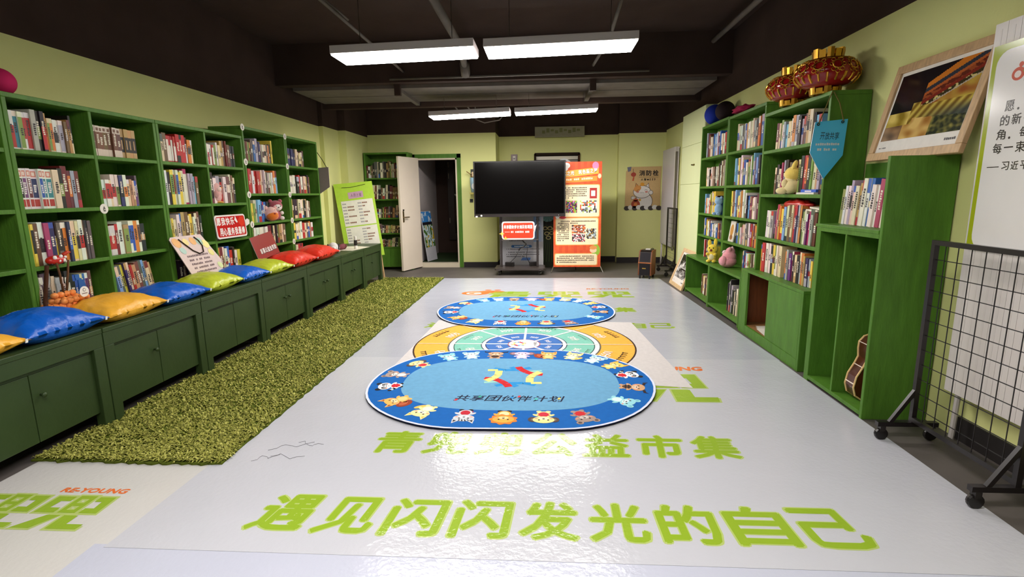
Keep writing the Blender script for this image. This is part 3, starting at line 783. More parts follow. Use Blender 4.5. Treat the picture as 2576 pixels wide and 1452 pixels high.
# ------------------------------------------------------------------ bench cabinets with doors
BX0, BX1 = -3.475, -2.71
bounds = [1.985, 2.914, 3.84, 4.735, 5.69, 6.70, 7.58, 8.42]
bl = ['nearest dark green bench cabinet, cut by the left edge', 'second dark green bench cabinet from the camera, one knob between its doors', 'third dark green bench cabinet with a plain front without knobs', 'fourth dark green bench cabinet from the camera with a pair of knobs', 'fifth dark green bench cabinet, under the first red cushion', 'sixth dark green bench cabinet, under the white plush dog', 'last dark green bench cabinet beside the lime easel board']
for i, lab in enumerate(bl):
    y0, y1 = bounds[i]+0.004, bounds[i+1]-0.004
    t = thing('bench_cabinet', lab, 'cabinet', ((BX0+BX1)/2, (y0+y1)/2, 0.0115), 'dark green bench cabinets')
    zb = 0.0115
    B = 'bench_paint'
    MB().box(BX0, BX1, y0, y1, BT-0.03, BT, B).build('top_board', t, bevel=0.004)
    f = MB()
    f.box(BX1-0.03, BX1-0.004, y0, y1, BT-0.115, BT-0.03, B)
    f.box(BX0, BX1-0.06, y0+0.01, y0+0.03, 0.12, BT-0.03, B); f.box(BX0, BX1-0.06, y1-0.03, y1-0.01, 0.12, BT-0.03, B)
    f.box(BX0, BX1-0.06, y0+0.03, y1-0.03, 0.12, 0.14, B); f.box(BX0, BX0+0.012, y0+0.03, y1-0.03, 0.14, BT-0.03, B)
    f.build('carcass', t, bevel=0.002)
    for (ya, x0) in ((y0, BX1-0.06), (y1-0.07, BX1-0.06), (y0, BX0), (y1-0.07, BX0)):
        MB().box(x0, x0+0.056, ya, ya+0.07, zb, BT-0.03 if x0 < -3 else BT-0.115, B).build('leg', t, bevel=0.003)
    MB().box(BX1-0.05, BX1-0.026, y0+0.07, y1-0.07, BT-0.135, BT-0.115, B).build('rail', t)
    ym = (y0+y1)/2
    for k, (ya, yb) in enumerate(((y0+0.072, ym-0.0025), (ym+0.0025, y1-0.072))):
        d = MB().box(BX1-0.045, BX1-0.025, ya, yb, 0.105, BT-0.137, B).build('door', t, bevel=0.002)
        if i == 2: continue
        if i in (0, 1) and k == (0 if i == 1 else 1) or i in (3, 4, 5) or (i == 6 and k == 0):
            ky = (yb-0.045) if k == 0 else (ya+0.045)
            kn = MB(); kn.lathe([(0.006, 0), (0.006, 0.012), (0.014, 0.02), (0.013, 0.028), (0.004, 0.032)], (BX1-0.025, ky, 0.36), 'bench_paint', rot=Matrix.Rotation(math.pi/2, 3, 'Y'), n=14)
            kn.build('knob', d, smooth=True)

# ------------------------------------------------------------------ right wall
RXF, RXB = 2.12, 2.318          # upper bookcases: front and back
def bookcase_right(label, y0, y1, xf, shelves, top, bottom, first=None, group='green bookcases along the right wall'):
    """y1 is the photo-left (far) end"""
    t = thing('bookcase', label, 'bookcase', ((xf+RXB)/2, (y0+y1)/2, bottom), group)
    th = 0.03
    MB().box(xf, RXB, y0, y0+th, bottom, top-th, GP).build('side_panel', t, bevel=0.003)
    MB().box(xf, RXB, y1-th, y1, bottom, top-th, GP).build('side_panel', t, bevel=0.003)
    MB().box(xf, RXB, y0, y1, top-th, top, GP).build('top_board', t, bevel=0.003)
    MB().box(RXB-0.012, RXB, y0+th, y1-th, bottom, top-th, GP).build('back_panel', t)
    for z in shelves: MB().box(xf+0.001, RXB-0.012, y0+th, y1-th, z-0.028, z, GP).build('shelf', t, bevel=0.003)
    return (y0+th, y1-th)
SH_M = (1.835, 1.46, 1.108, 0.818)
cm1 = bookcase_right('narrow green bookcase at the far end of the right wall, blue ball on top', 6.385, 7.42, RXF, SH_M, 2.245, 0.532)
cm2 = bookcase_right('green bookcase on the right wall between the far one and the lantern bookcase', 5.345, 6.38, RXF, SH_M, 2.235, 0.532)
SH_3 = (1.757, 1.364, 0.968)
c3 = bookcase_right('green bookcase on the right wall carrying the two red lanterns', 4.02, 5.17, 2.04, SH_3, 2.095, 0.642)
# low open boxes under the far bookcases
def low_box(label, y0, y1):
    xf = 1.98
    t = thing('low_shelf_box', label, 'shelf box', ((xf+RXB)/2, (y0+y1)/2, 0.0), 'low green shelf boxes')
    MB().box(xf, RXB, y0, y1, 0.505, 0.531, GP).build('top_board', t, bevel=0.003)
    MB().box(xf, RXB, y0, y0+0.026, 0.0, 0.505, GP).build('side_panel', t, bevel=0.003); MB().box(xf, RXB, y1-0.026, y1, 0.0, 0.505, GP).build('side_panel', t, bevel=0.003)
    MB().box(xf+0.002, RXB, y0+0.026, y1-0.026, 0.035, 0.06, GP).build('bottom_board', t, bevel=0.003); MB().box(RXB-0.012, RXB, y0+0.026, y1-0.026, 0.06, 0.505, GP).build('back_panel', t)
    return (y0+0.026, y1-0.026)
cl1 = low_box('low open green shelf box beside the leaning framed photo, under the far right bookcase', 6.378, 7.40)
cl2 = low_box('low open green shelf box with dark magazines, under the pink plush', 5.335, 6.372)
# green cabinet with a sliding panel under the lantern bookcase
t = thing('base_cabinet', 'scuffed green base cabinet with one dark opening and one closed panel', 'cabinet', (2.14, 4.64, 0))
y0, y1, xf = 4.0, 5.27, 1.96
MB().box(xf, RXB, y0, y1, 0.615, 0.64, GP).build('top_board', t, bevel=0.003)
MB().box(xf, RXB, y0, y0+0.03, 0.0, 0.615, GP).build('side_panel', t, bevel=0.003)
MB().box(xf, RXB, y1-0.03, y1, 0.0, 0.615, GP).build('side_panel', t, bevel=0.003)
f = MB(); f.box(xf, xf+0.022, y1-0.17, y1-0.03, 0.0, 0.615, GP); f.box(xf, xf+0.022, y0+0.03, y1-0.17, 0.0, 0.092, GP); f.box(xf, xf+0.022, y0+0.03, y0+0.10, 0.092, 0.615, GP)
f.build('face_frame', t, bevel=0.003)
MB().box(xf+0.004, xf+0.02, y0+0.10, 4.64, 0.094, 0.613, GP).build('sliding_panel', t, bevel=0.002)
MB().box(xf+0.024, RXB, 4.6, 4.62, 0.09, 0.613, 'wood', (110, 62, 30)).build('divider', t)
f = MB(); f.box(RXB-0.012, RXB, 4.62, y1-0.03, 0.09, 0.613, 'wood', (120, 66, 32)); f.box(xf+0.024, RXB-0.012, y1-0.04, y1-0.03, 0.09, 0.613, 'wood', (120, 66, 32))
f.build('lining', t)
MB().box(xf+0.023, RXB-0.012, 4.62, y1-0.04, 0.07, 0.092, 'wood', (140, 100, 60)).build('bottom_board', t)
p = MB()
for i in range(5): p.obox((1.99+0.03*i, 4.66+0.05*(i % 3), 0.0925+0.0012*i), (0.2, 0.02*(i-2), 0), (-0.015*(i-2), 0.3, 0), (0, 0, 0.0008), 'paper', (222, 216, 205))
tag(p.build('loose_papers'), 'loose white papers lying inside the open green base cabinet', 'papers')
# tall open cabinet nearest the camera
t = thing('tall_cabinet', 'tall green cabinet with two empty dark compartments, nearest on the right wall', 'cabinet', (2.12, 3.5, 0))
y0, y1, xf = 3.13, 3.862, 1.942
MB().box(xf, RXB, y0, y0+0.026, 0, 1.582, GP).build('side_panel', t, bevel=0.003)
MB().box(xf, RXB, y1-0.06, y1, 0, 1.138, GP).build('side_panel', t, bevel=0.003)
MB().box(xf+0.002, RXB-0.014, 3.482, 3.5, 0.045, 1.112, GP).build('divider', t, bevel=0.002)
MB().box(xf-0.004, RXB-0.014, y0+0.026, y1+0.01, 1.139, 1.162, GP).build('shelf', t, bevel=0.003)
MB().box(xf, xf+0.02, y0+0.026, y1-0.06, 1.112, 1.139, GP).build('rail', t)
MB().box(xf, RXB-0.014, y0+0.026, y1-0.06, 0.018, 0.045, GP).build('bottom_board', t, bevel=0.003)
MB().box(RXB-0.014, RXB, y0+0.026, y1+0.12, 0.0, 1.575, GP).build('back_panel', t, bevel=0.002)
# pale green built-in cabinet at the far right
t = thing('built_in_cabinet', 'pale green built-in cupboard flush with the wall beside the far right bookcase', 'cupboard', (2.24, 8.03, 0))
MB().box(2.165, 2.328, 7.43, 8.62, 0, 2.545, 'pillar_paint').build('carcass', t)
for (z0, z1) in ((0.02, 1.50), (1.506, 2.065), (2.071, 2.54)):
    d = MB().box(2.157, 2.1645, 7.44, 8.60, z0, z1, 'pillar_paint').build('door', t, bevel=0.002)
    if z0 > 1.4 and z0 < 1.6:
        k = MB(); k.tube([(2.157, 7.95, 1.78), (2.135, 7.95, 1.78)], 0.009, 'metal', (120, 100, 40), n=8); k.tube([(2.157, 7.85, 1.78), (2.14, 7.85, 1.78)], 0.009, 'metal', (120, 100, 40), n=8); k.bar((2.14, 7.95, 1.78), (2.14, 7.85, 1.775), 0.008, 0.012, 'metal', (90, 75, 30))
        k.build('latch', d)
# ------------------------------------------------------------------ bookcase on the back wall, partly behind the door
t = thing('bookcase', 'dark green bookcase standing on the back wall behind the open white door', 'bookcase', (-2.95, 9.78, 0))
x0, x1, yf, yb = -3.33, -2.50, 9.60, 9.94
MB().box(x0, x0+0.03, yf, yb, 0, 2.14, GP).build('side_panel', t, bevel=0.003); MB().box(x1-0.03, x1, yf, yb, 0, 2.14, GP).build('side_panel', t, bevel=0.003)
MB().box(x0, x1, yf, yb, 2.14, 2.17, GP).build('top_board', t, bevel=0.003); MB().box(x0+0.03, x1-0.03, yb-0.012, yb, 0.04, 2.14, GP).build('back_panel', t)
SH_B = (1.715, 1.33, 0.985, 0.70, 0.44)
for z in SH_B: MB().box(x0+0.03, x1-0.03, yf+0.002, yb-0.012, z-0.025, z, GP).build('shelf', t, bevel=0.003)
for (a, b_) in ((x0+0.03, -2.93), (-2.926, x1-0.03)): MB().box(a, b_, yf+0.004, yf+0.022, 0.06, 0.41, GP).build('door', t, bevel=0.002)
cbk = (x0+0.03, x1-0.03)

# ------------------------------------------------------------------ books
PAL = {'W': (226, 220, 208), 'C': (218, 200, 165), 'Y': (226, 200, 70), 'R': (182, 44, 40), 'D': (108, 38, 42), 'M': (176, 48, 96), 'B': (48, 92, 170), 'N': (42, 42, 92), 'T': (52, 124, 140),
       'L': (120, 172, 214), 'G': (128, 150, 70), 'K': (34, 30, 28), 'H': (96, 88, 84), 'S': (170, 166, 172), 'O': (214, 128, 52), 'A': (186, 146, 92), 'P': (112, 62, 112), 'V': (110, 78, 58)}
NAME = {'W': 'white', 'C': 'cream', 'Y': 'yellow', 'R': 'red', 'D': 'maroon', 'M': 'magenta', 'B': 'blue', 'N': 'navy', 'T': 'teal', 'L': 'light blue', 'G': 'green', 'K': 'black', 'H': 'dark grey', 'S': 'silver grey', 'O': 'orange', 'A': 'tan', 'P': 'purple', 'V': 'brown'}
ORD = ['first', 'second', 'third', 'fourth', 'fifth', 'sixth', 'seventh', 'eighth', 'ninth', 'tenth', 'eleventh', 'twelfth', 'thirteenth', 'fourteenth', 'fifteenth', 'sixteenth', 'seventeenth', 'eighteenth', 'nineteenth', 'twentieth', 'twenty-first', 'twenty-second', 'twenty-third', 'twenty-fourth', 'twenty-fifth', 'twenty-sixth', 'twenty-seventh', 'twenty-eighth', 'twenty-ninth', 'thirtieth']
BOOKS = []
brd = random.Random(21)
def cells(wall, xf, ya, yb, z, clear, spec, fill, where, inset=0.03, hts=(0.66, 0.86), lean=0.0, start=0.0, depth=0.17, sdev=0.05):
    """one row of books; spec is colour letters from photo-left to photo-right"""
    toks = spec.split()
    if wall == 'L': al, fr = Y_.copy(), X_.copy(); p = V((xf-inset, ya+0.004, z))
    elif wall == 'R': al, fr = -Y_, -X_; p = V((xf+inset, yb-0.004, z))
    else: al, fr = X_.copy(), -Y_; p = V((ya+0.004, xf+inset, z))
    tot = (yb-ya)*fill-0.01
    ws = [brd.uniform(0.6, 1.4) if len(set(toks)) > 3 else 1.0 for _ in toks]
    sw = sum(ws)
    p = p+al*((yb-ya)*start)
    hb = brd.uniform(*hts)
    an = lean
    for i, (tk, w_) in enumerate(zip(toks, ws)):
        th = tot*w_/sw
        if i == 0 or tk[0] != toks[i-1][0] or len(tk) != len(toks[i-1]): hb = max(hts[0], min(hts[1], hb+brd.uniform(-sdev*2, sdev*2))) if brd.random() < .75 else brd.uniform(*hts)
        h = clear*(hb+brd.uniform(-.006, .006))
        q = p+fr*brd.uniform(-0.012, 0.008)
        th2 = th*math.cos(an)*0.97
        BOOKS.append(dict(o=q+al*(0.0 if an >= 0 else 0.0), al=al, fr=fr, th=th2, h=h, d=depth*brd.uniform(0.85, 1.0), tk=tk, i=i, n=len(toks), where=where, an=an, wall=wall))
        p = p+al*th
# left wall, nearest two columns and on
A1, A2 = ca; B1, B2 = cb; C1 = cc[0]; D1 = cd[0]; Z2 = cz[1]
wA = 'of the first full left bookcase'
def Lc(c, z, top, spec, fill, where, **k): cells('L', LX, c[0], c[1], z, top-z, spec, fill, where, **k)
Lc(A1, 1.70, 1.992, 'B Wr Wt Wg Wr Wr S Kg Kr Ao Cg Co Wk Ws Ws V A K', .80, 'top left cell of the nearest full bookcase', hts=(.70, .84))
Lc(A1, 1.345, 1.674, 'Wk Wp Wd Wn Wb Wt Wt C Kg D Do S D', .80, 'second cell down, left column of the nearest full bookcase', hts=(.74, .82))
Lc(A1, 0.993, 1.319, 'Y Yk V Wk M Bn Ky Hk Wk Wo Nb Cy Ck Wr Ck H H', .84, 'third cell down, left column of the nearest full bookcase', hts=(.78, .83), sdev=.01)
Lc(A1, BT+.023, 0.967, 'K W H S C S W Kw K B B C C Wp V', .76, 'bottom cell behind the orange balls', hts=(.80, .93))
Lc(A2, 1.70, 1.992, 'Vw Vw Vw Vw Vw Vw Vw Ak Ak Ak Ak', .72, 'top cell, right column of the nearest full bookcase', hts=(.70, .72), sdev=.0)
Lc(A2, 1.345, 1.674, 'Y Wr Wr Cr Wr Wg Nk Wo C A C Bp H', .66, 'second cell down, right column of the nearest full bookcase', hts=(.58, .74))
Lc(A2, 0.993, 1.319, 'Rw Rw D W Ag Wb Wb O Wv K', .68, 'third cell down, right column of the nearest full bookcase', hts=(.66, .74))
Lc(A2, BT+.023, 0.967, 'L H Y N C R A V H L C A', .62, 'bottom leaning row right of the orange balls', hts=(.80, .88), lean=-0.16, start=0.12)
Lc(B1, 1.70, 1.992, 'T C V Rw Rw Rw Rw R R R W O C', .78, 'top left cell of the greeting sign bookcase', hts=(.70, .82))
Lc(B1, 1.345, 1.674, 'W W K Yg Wr Wb Y C Mw S S L V', .80, 'second cell down, left column of the greeting sign bookcase', hts=(.72, .92))
Lc(B1, 0.993, 1.319, 'W Wg Y C W S A V C Y W H V K', .80, 'third cell down above the leaning letter poster', hts=(.70, .88))
Lc(B1, BT+.023, 0.967, 'K V K', .3, 'bottom cell behind the leaning letter poster', hts=(.6, .7), start=.1)
Lc(B2, 1.70, 1.992, 'H W Wr W Rw G Ws C A V D V K K', .84, 'top right cell of the greeting sign bookcase', hts=(.66, .84))
Lc(B2, 1.345, 1.674, 'W K W S R W V C V K', .78, 'cell behind the pink plush chick', hts=(.7, .88))
Lc(B2, 0.993, 1.319, 'W W C', .2, 'cell behind the red greeting sign', hts=(.6, .7))
Lc(B2, BT+.023, 0.967, 'K O D C W B R K W Y', .72, 'bottom cell under the red greeting sign', hts=(.66, .86))
Lc(C1, 1.775, 2.097, 'O V V G V H B S V N Wv Wv C V O K Y', .72, 'top shelf of the stickered bookcase', hts=(.62, .80))
Lc(C1, 1.438, 1.747, 'R R R W R R R Y C S W H S C W O L', .76, 'second shelf of the stickered bookcase', hts=(.74, .84))
Lc(C1, 1.125, 1.410, 'C Y G C L Bn B B N', .50, 'third shelf left of the plush bear', hts=(.72, .86))
Lc(C1, 0.862, 1.097, 'R C W W W W W W D D K C K G A C V H', .92, 'fourth shelf behind the red slogan board', hts=(.80, .92))
Lc(D1, 1.775, 2.097, 'N N N N N N C K C A V', .60, 'top shelf of the last tall bookcase', hts=(.54, .66))
Lc(D1, 1.438, 1.747, 'C W C W K R W V C A K V', .72, 'second shelf of the last tall bookcase', hts=(.68, .80))
Lc(D1, 1.125, 1.410, 'Y K K C W C K C W V', .70, 'third shelf of the last tall bookcase', hts=(.72, .84))
Lc(D1, 0.862, 1.097, 'C Y W C W R C H B O W', .72, 'fourth shelf of the last tall bookcase', hts=(.82, .94))
Lc(D1, BT+.023, 0.834, 'C C R R R', .35, 'bottom shelf of the last tall bookcase', hts=(.7, .85))
Lc(Z2, 0.993, 1.319, 'K W S P D', .6, 'third row of the bookcase cut by the left edge', hts=(.7, .85))
Lc(Z2, BT+.023, 0.967, 'W W Wk S K', .64, 'bottom row of the bookcase cut by the left edge', hts=(.74, .92))
Lc(Z2, 1.70, 1.992, 'D W K C', .6, 'top row of the bookcase cut by the left edge', hts=(.7, .85))
# right wall: thin picture books, packed toward the camera end
def rnd(n, pal): return ' '.join(brd.choice(pal) for _ in range(n))
P1 = 'W C W S K B Y V O R G L H C W D P'.split()
def Rc(c, xf, z, top, spec, fill, start, where, **k): cells('R', xf, c[0], c[1], z, top-z, spec, fill, where, start=start, depth=0.15, **k)
MZ = ((1.835, 2.215), (1.46, 1.807), (1.108, 1.432), (0.818, 1.08), (0.532, 0.79))
nm = ('top', 'second', 'third', 'fourth', 'fifth')
for j, (a, b_) in enumerate(MZ):
    Rc(cm1, RXF, a, b_, rnd((20, 24, 16, 22, 15)[j], P1 if j != 1 else 'W C S K H W C V'.split()), (.84, .80, .62, .80, .50)[j], (.14, .18, .16, .18, .24)[j], nm[j]+' shelf of the far right bookcase', hts=(.62, .88), inset=0.02)
    Rc(cm2, RXF, a, b_, rnd((17, 24, 22, 17, 14)[j], P1), (.76, .78, .84, .62, .40)[j], (.22, .20, .14, .34, .58)[j], nm[j]+' shelf of the middle right bookcase', hts=(.66, .92), inset=0.02)
Rc(c3, 2.04, 1.757, 2.065, 'D C G W S L C W O S K S D V A C K L L', .70, .16, 'top shelf under the lanterns', hts=(.60, .88), inset=0.03, lean=0.03)
Rc(c3, 2.04, 1.364, 1.729, 'V K C M R S K V K V D C G K R O K G C A S B G', .80, .14, 'shelf behind the yellow plush rabbit', hts=(.60, .84), inset=0.05, lean=0.05)
Rc(c3, 2.04, 0.968, 1.336, 'W W W S S P A M G O Y A L C K V C R N S O K G C P M S D', .84, .10, 'shelf under the red cloth bag', hts=(.66, .84), inset=0.02, lean=0.05)
Rc(c3, 2.04, 0.642, 0.940, 'O R W W K Y G W C C', .40, .06, 'lowest shelf, left half, above the scuffed base cabinet', hts=(.64, .92), inset=0.02)
Rc(c3, 2.04, 0.642, 0.940, 'O S P M K C K S O A N S Y', .42, .52, 'lowest shelf, right half, above the scuffed base cabinet', hts=(.70, .92), inset=0.02)
Rc(cl1, 1.98, 0.061, 0.50, 'V Y C A V C K O', .36, .40, 'low box beside the leaning framed photo', hts=(.52, .62), inset=0.10, lean=0.05)
Rc(cl2, 1.98, 0.061, 0.50, 'K W K S K A C K C V A D K W', .52, .44, 'low box under the pink plush', hts=(.58, .86), inset=0.08, lean=0.04)
cells('R', 1.99, 3.156, 3.80, 1.1625, 0.37, 'G W W S C C A S W W B W W M W W C Y C C', 1.0, 'top of the tall open cabinet', hts=(.64, .82), inset=0.05, lean=0.10, depth=0.17)
for j, z in enumerate(SH_B):
    cells('B', 9.60, cbk[0], cbk[1], z, (2.14, 1.69, 1.305, 0.96, 0.675)[j]-z, rnd(24, 'V K A C D H G W K V'.split()), .92, nm[j]+' shelf behind the open door', hts=(.5, .72), inset=0.03, lean=(0, .04, .06, .1, .14)[j])

camp = V((0, 0, CAM_H))
def px_of(p):
    v = p-camp; return (1288+F_PX*v.dot(rgt)/v.dot(fwd), 726-F_PX*v.dot(upv)/v.dot(fwd))
for b_ in BOOKS:
    a0 = px_of(b_['o']); a1 = px_of(b_['o']+b_['al']*b_['th']); a2 = px_of(b_['o']+Z_*b_['h'])
    b_['area'] = abs((a1[0]-a0[0])*(a2[1]-a0[1])-(a1[1]-a0[1])*(a2[0]-a0[0]))
order = sorted(range(len(BOOKS)), key=lambda k: -BOOKS[k]['area'])
single = set(order[:300])
def book_mesh(mb, b_, rd, fine):
    al, fr = b_['al'], b_['fr']; an = b_['an']
    up = Z_*math.cos(an)-al*math.sin(-an) if b_['wall'] != 'R' else Z_*math.cos(an)+al*math.sin(an)
    ac = al*math.cos(an)-Z_*math.sin(an) if b_['wall'] == 'R' else al*math.cos(an)-Z_*math.sin(an)
    o = b_['o'].copy()
    if an != 0:                     # keep the lower corner on the shelf
        lo = min(0, (ac*b_['th']).z); o = o-Z_*lo
    th, h, d = b_['th'], b_['h'], b_['d']
    base = PAL[b_['tk'][0]]
    jit = lambda c, k=12: tuple(max(0, min(255, q+rd.uniform(-k, k))) for q in c)
    col = jit(base)
    bk = -fr
    if not fine:
        mb.obox(o, ac*th, bk*d, up*h, 'paper', col)
        q = o+up*(h+0.0006)+ac*th*.12+bk*0.004; mb.quad(q, q+ac*th*.76, q+ac*th*.76+bk*(d-.006), q+bk*(d-.006), 'paper', (205, 196, 178))
    else:
        tb_ = min(0.0025, th*.16)
        mb.obox(o, ac*tb_, bk*d, up*h, 'paper', col); mb.obox(o+ac*(th-tb_), ac*tb_, bk*d, up*h, 'paper', col)
        mb.obox(o+ac*tb_, ac*(th-2*tb_), bk*0.002, up*h, 'paper', col)
        mb.obox(o+ac*tb_+bk*0.002+up*0.003, ac*(th-2*tb_), bk*(d-.006), up*(h-.006), 'paper', (214, 205, 186))
    s0 = o+fr*0.0004
    def band(z0, z1, c, x0=0.0, x1=1.0, l=0.0):
        a = s0+fr*l+ac*th*x0+up*h*z0; e = ac*th*(x1-x0); u = up*h*(z1-z0)
        mb.add((a, a+e, a+e+u, a+u), ((0, 1, 2, 3),) if e.cross(u).dot(fr) > 0 else ((3, 2, 1, 0),), 'paper', c)
    tk = b_['tk']
    dark = sum(col) < 330
    ink = (225, 215, 195) if dark else (50, 42, 44)
    if len(tk) > 1:
        pc = jit(PAL[tk[1].upper()], 8)
        if tk == 'Ak': band(.20, .72, pc); band(.30, .62, (176, 140, 96), .3, .62, .0003); return
        if tk == 'Vw': band(.0, .24, (214, 196, 178)); band(.80, 1.0, (214, 200, 184)); band(.84, .94, (120, 84, 66), .2, .8, .0003)
        elif tk == 'Rw' and fine and 'top' not in b_['where']: band(0, .2, (210, 204, 200)); band(.66, 1, (210, 204, 200))
        elif tk[0] == 'W' and 'second cell down, left column of the nearest' in b_['where']:
            band(.06, .24, (172, 54, 44), .1, .9); band(.28, .76, pc, .1, .9); band(.8, .95, (206, 128, 108), .1, .9); band(.83, .92, (226, 205, 190), .28, .72, .0003)
            ink = (225, 220, 215)
        else: band(.30 if rd.random() < .6 else .05, .62 if rd.random() < .5 else .86, pc)
    elif rd.random() < .55:
        k = rd.random(); c2 = jit(PAL[rd.choice('WCKDHSARB')])
        if k < .4: band(0, rd.uniform(.12, .3), c2)
        elif k < .7: band(rd.uniform(.7, .85), 1, c2)
        else: band(.4, .4+rd.uniform(.1, .3), c2)
    nt_ = rd.randint(4, 8) if fine else 3
    z = rd.uniform(.36, .44)
    for q in range(nt_):                      # title marks, too small to read
        hh = rd.uniform(.028, .05)
        if z+hh > .93: break
        band(z, z+hh, ink, rd.uniform(.22, .34), rd.uniform(.62, .8), .0006); z += hh+.014
srd = random.Random(31)
rest = MB()
for k, b_ in enumerate(BOOKS):
    if k in single:
        mb = MB(); book_mesh(mb, b_, srd, True)
        o = mb.build('book')
        thick = 'thick' if b_['th'] > .034 else ('slim' if b_['th'] < .02 else 'medium')
        lab = '%s %s book, %s from the left, %s' % (thick, NAME[b_['tk'][0]], ORD[b_['i']], b_['where'])
        wd = lab.split()
        if len(wd) > 16: lab = lab.replace(' from the left', ' from left'); wd = lab.split()
        if len(wd) > 16: lab = lab.replace(' of the ', ' '); wd = lab.split()
        if len(wd) > 16: lab = ' '.join(wd[1:])
        tag(o, lab, 'book', 'books: '+b_['where'])
    else:
        book_mesh(rest, b_, srd, False)
o = rest.build('books')
tag(o, 'the remaining small far books filling the shelves on the right, left end and back', 'books', kind='stuff')
# ------------------------------------------------------------------ cushions on the bench cabinets
def cushion(label, col, cy, w, d, h, rot, cx=-2.915, tuck=0.0, seed=0, corner=1.0):
    c_, s_ = math.cos(rot), math.sin(rot)
    def P(u, v, top=True):
        e = 0.085
        x = u*(1+e*(abs(v)**3-0.35*(1-abs(u)**2)*0)-0.07*(1-v*v)*abs(u)**3)*d/2
        y = v*(1-0.07*(1-u*u)*abs(v)**3)*w/2
        f = max(0.0, (1-abs(u)**2.3)*(1-abs(v)**2.3))**0.62
        edge = max(abs(u), abs(v))
        wr = 0.006*vn(u*5+seed, v*7, seed)*(edge**2)+0.010*vn(u*2.2, v*2.4, seed+3)*f
        wr += (0.020*vn(v*4.5+seed*3, u*1.6, seed)+0.010*vn(v*10+seed, u*3, seed+1))*max(0, abs(u)-0.3)*f*1.5+0.018*vn(u*4.5+seed, v*1.6, seed+7)*max(0, abs(v)-0.4)*f*1.5+0.008*abs(vn(u*4+9, v*4, seed+5))*f
        z = h*(0.36+0.64*f if top else 0.36-0.36*min(1, f*1.6))+wr*(1 if top else 0.2)
        z = max(z, 0.002)
        return V((cx+x*c_-y*s_, cy+x*s_+y*c_, BT+z+tuck*(y/w)))
    n = 40
    mb = MB(); vs = []; fs = []
    for top in (True, False):
        for i in range(n+1):
            for j in range(n+1):
                vs.append(P(-1+2*i/n, -1+2*j/n, top))
    N = (n+1)*(n+1)
    for i in range(n):
        for j in range(n):
            a = i*(n+1)+j
            fs.append((a, a+n+1, a+n+2, a+1)); fs.append((N+a, N+a+1, N+a+n+2, N+a+n+1))
    for j in range(n):
        for (a, b_) in ((j, j+1), (n*(n+1)+j+1, n*(n+1)+j)): fs.append((a, b_, N+b_, N+a))
    for i in range(n):
        for (a, b_) in (((i+1)*(n+1), i*(n+1)), (i*(n+1)+n, (i+1)*(n+1)+n)): fs.append((a, b_, N+b_, N+a))
    mb.add(vs, fs, 'satin', col)
    o = mb.build('cushion', smooth=True)
    tag(o, label, 'cushion', 'satin cushions on the bench')
    # printed white lettering across the far side of the top, a size too small to read
    pr = MB(); rd = random.Random(seed+40)
    ink = mixc(col, (240, 240, 245), .72)
    for (u0, nn, hh) in ((-0.52, 9, .13), (-0.30, 10, .055)):
        v = -0.5
        for k in range(nn):
            wv = 0.085*rd.uniform(.7, 1)
            for (du0, du1, dv0, dv1) in ((0, hh, 0, wv*.3), (0, hh*.3, wv*.3, wv), (hh*.7, hh, wv*.3, wv)) if k % 2 else ((0, hh, 0, wv*.32), (0, hh, wv*.66, wv)):
                q = [P(u0-du1, v+dv0), P(u0-du0, v+dv0), P(u0-du0, v+dv1), P(u0-du1, v+dv1)]
                q = [p+V((0, 0, .0022)) for p in q]
                pr.add(q, ((0, 1, 2, 3),), 'satin', ink)
            v += 0.11
    pr.build('lettering', o)
    # white zip tag at the front corner
    p = P(0.98, 0.93); zt = MB().obox(p+V((0.002, -0.012, -0.016)), (0.004, 0, 0), (0, 0.012, 0), (0, 0.004, 0.02), 'cloth', (230, 230, 230))
    zt.build('zip_pull', o)
CB, CY, CL, CR = (8, 92, 196), (240, 176, 56), (184, 196, 48), (222, 48, 30)
cushion('yellow cushion cut off by the left edge of the photo', CY, 2.195, 0.56, 0.40, 0.15, 0.05, seed=1)
cushion('blue cushion nearest the camera, in front of the orange balls', CB, 2.72, 0.50, 0.40, 0.165, -0.05, seed=2)
cushion('yellow cushion right of the orange balls', CY, 3.235, 0.55, 0.40, 0.15, 0.04, seed=3)
cushion('blue cushion in front of the leaning row of books', CB, 3.735, 0.50, 0.40, 0.14, -0.04, seed=4)
cushion('lime cushion in front of the letter poster', CL, 4.215, 0.52, 0.40, 0.15, 0.05, seed=5)
cushion('blue cushion between the two lime cushions', CB, 4.69, 0.48, 0.40, 0.14, 0.02, seed=6)
cushion('lime cushion next to the red cushions', CL, 5.15, 0.50, 0.40, 0.145, -0.03, seed=7)
cushion('shiny red cushion in front of the red slogan board', CR, 5.71, 0.62, 0.40, 0.165, 0.02, seed=8)
cushion('shiny red cushion beside the white plush dog', CR, 6.36, 0.68, 0.40, 0.175, 0.03, seed=9)

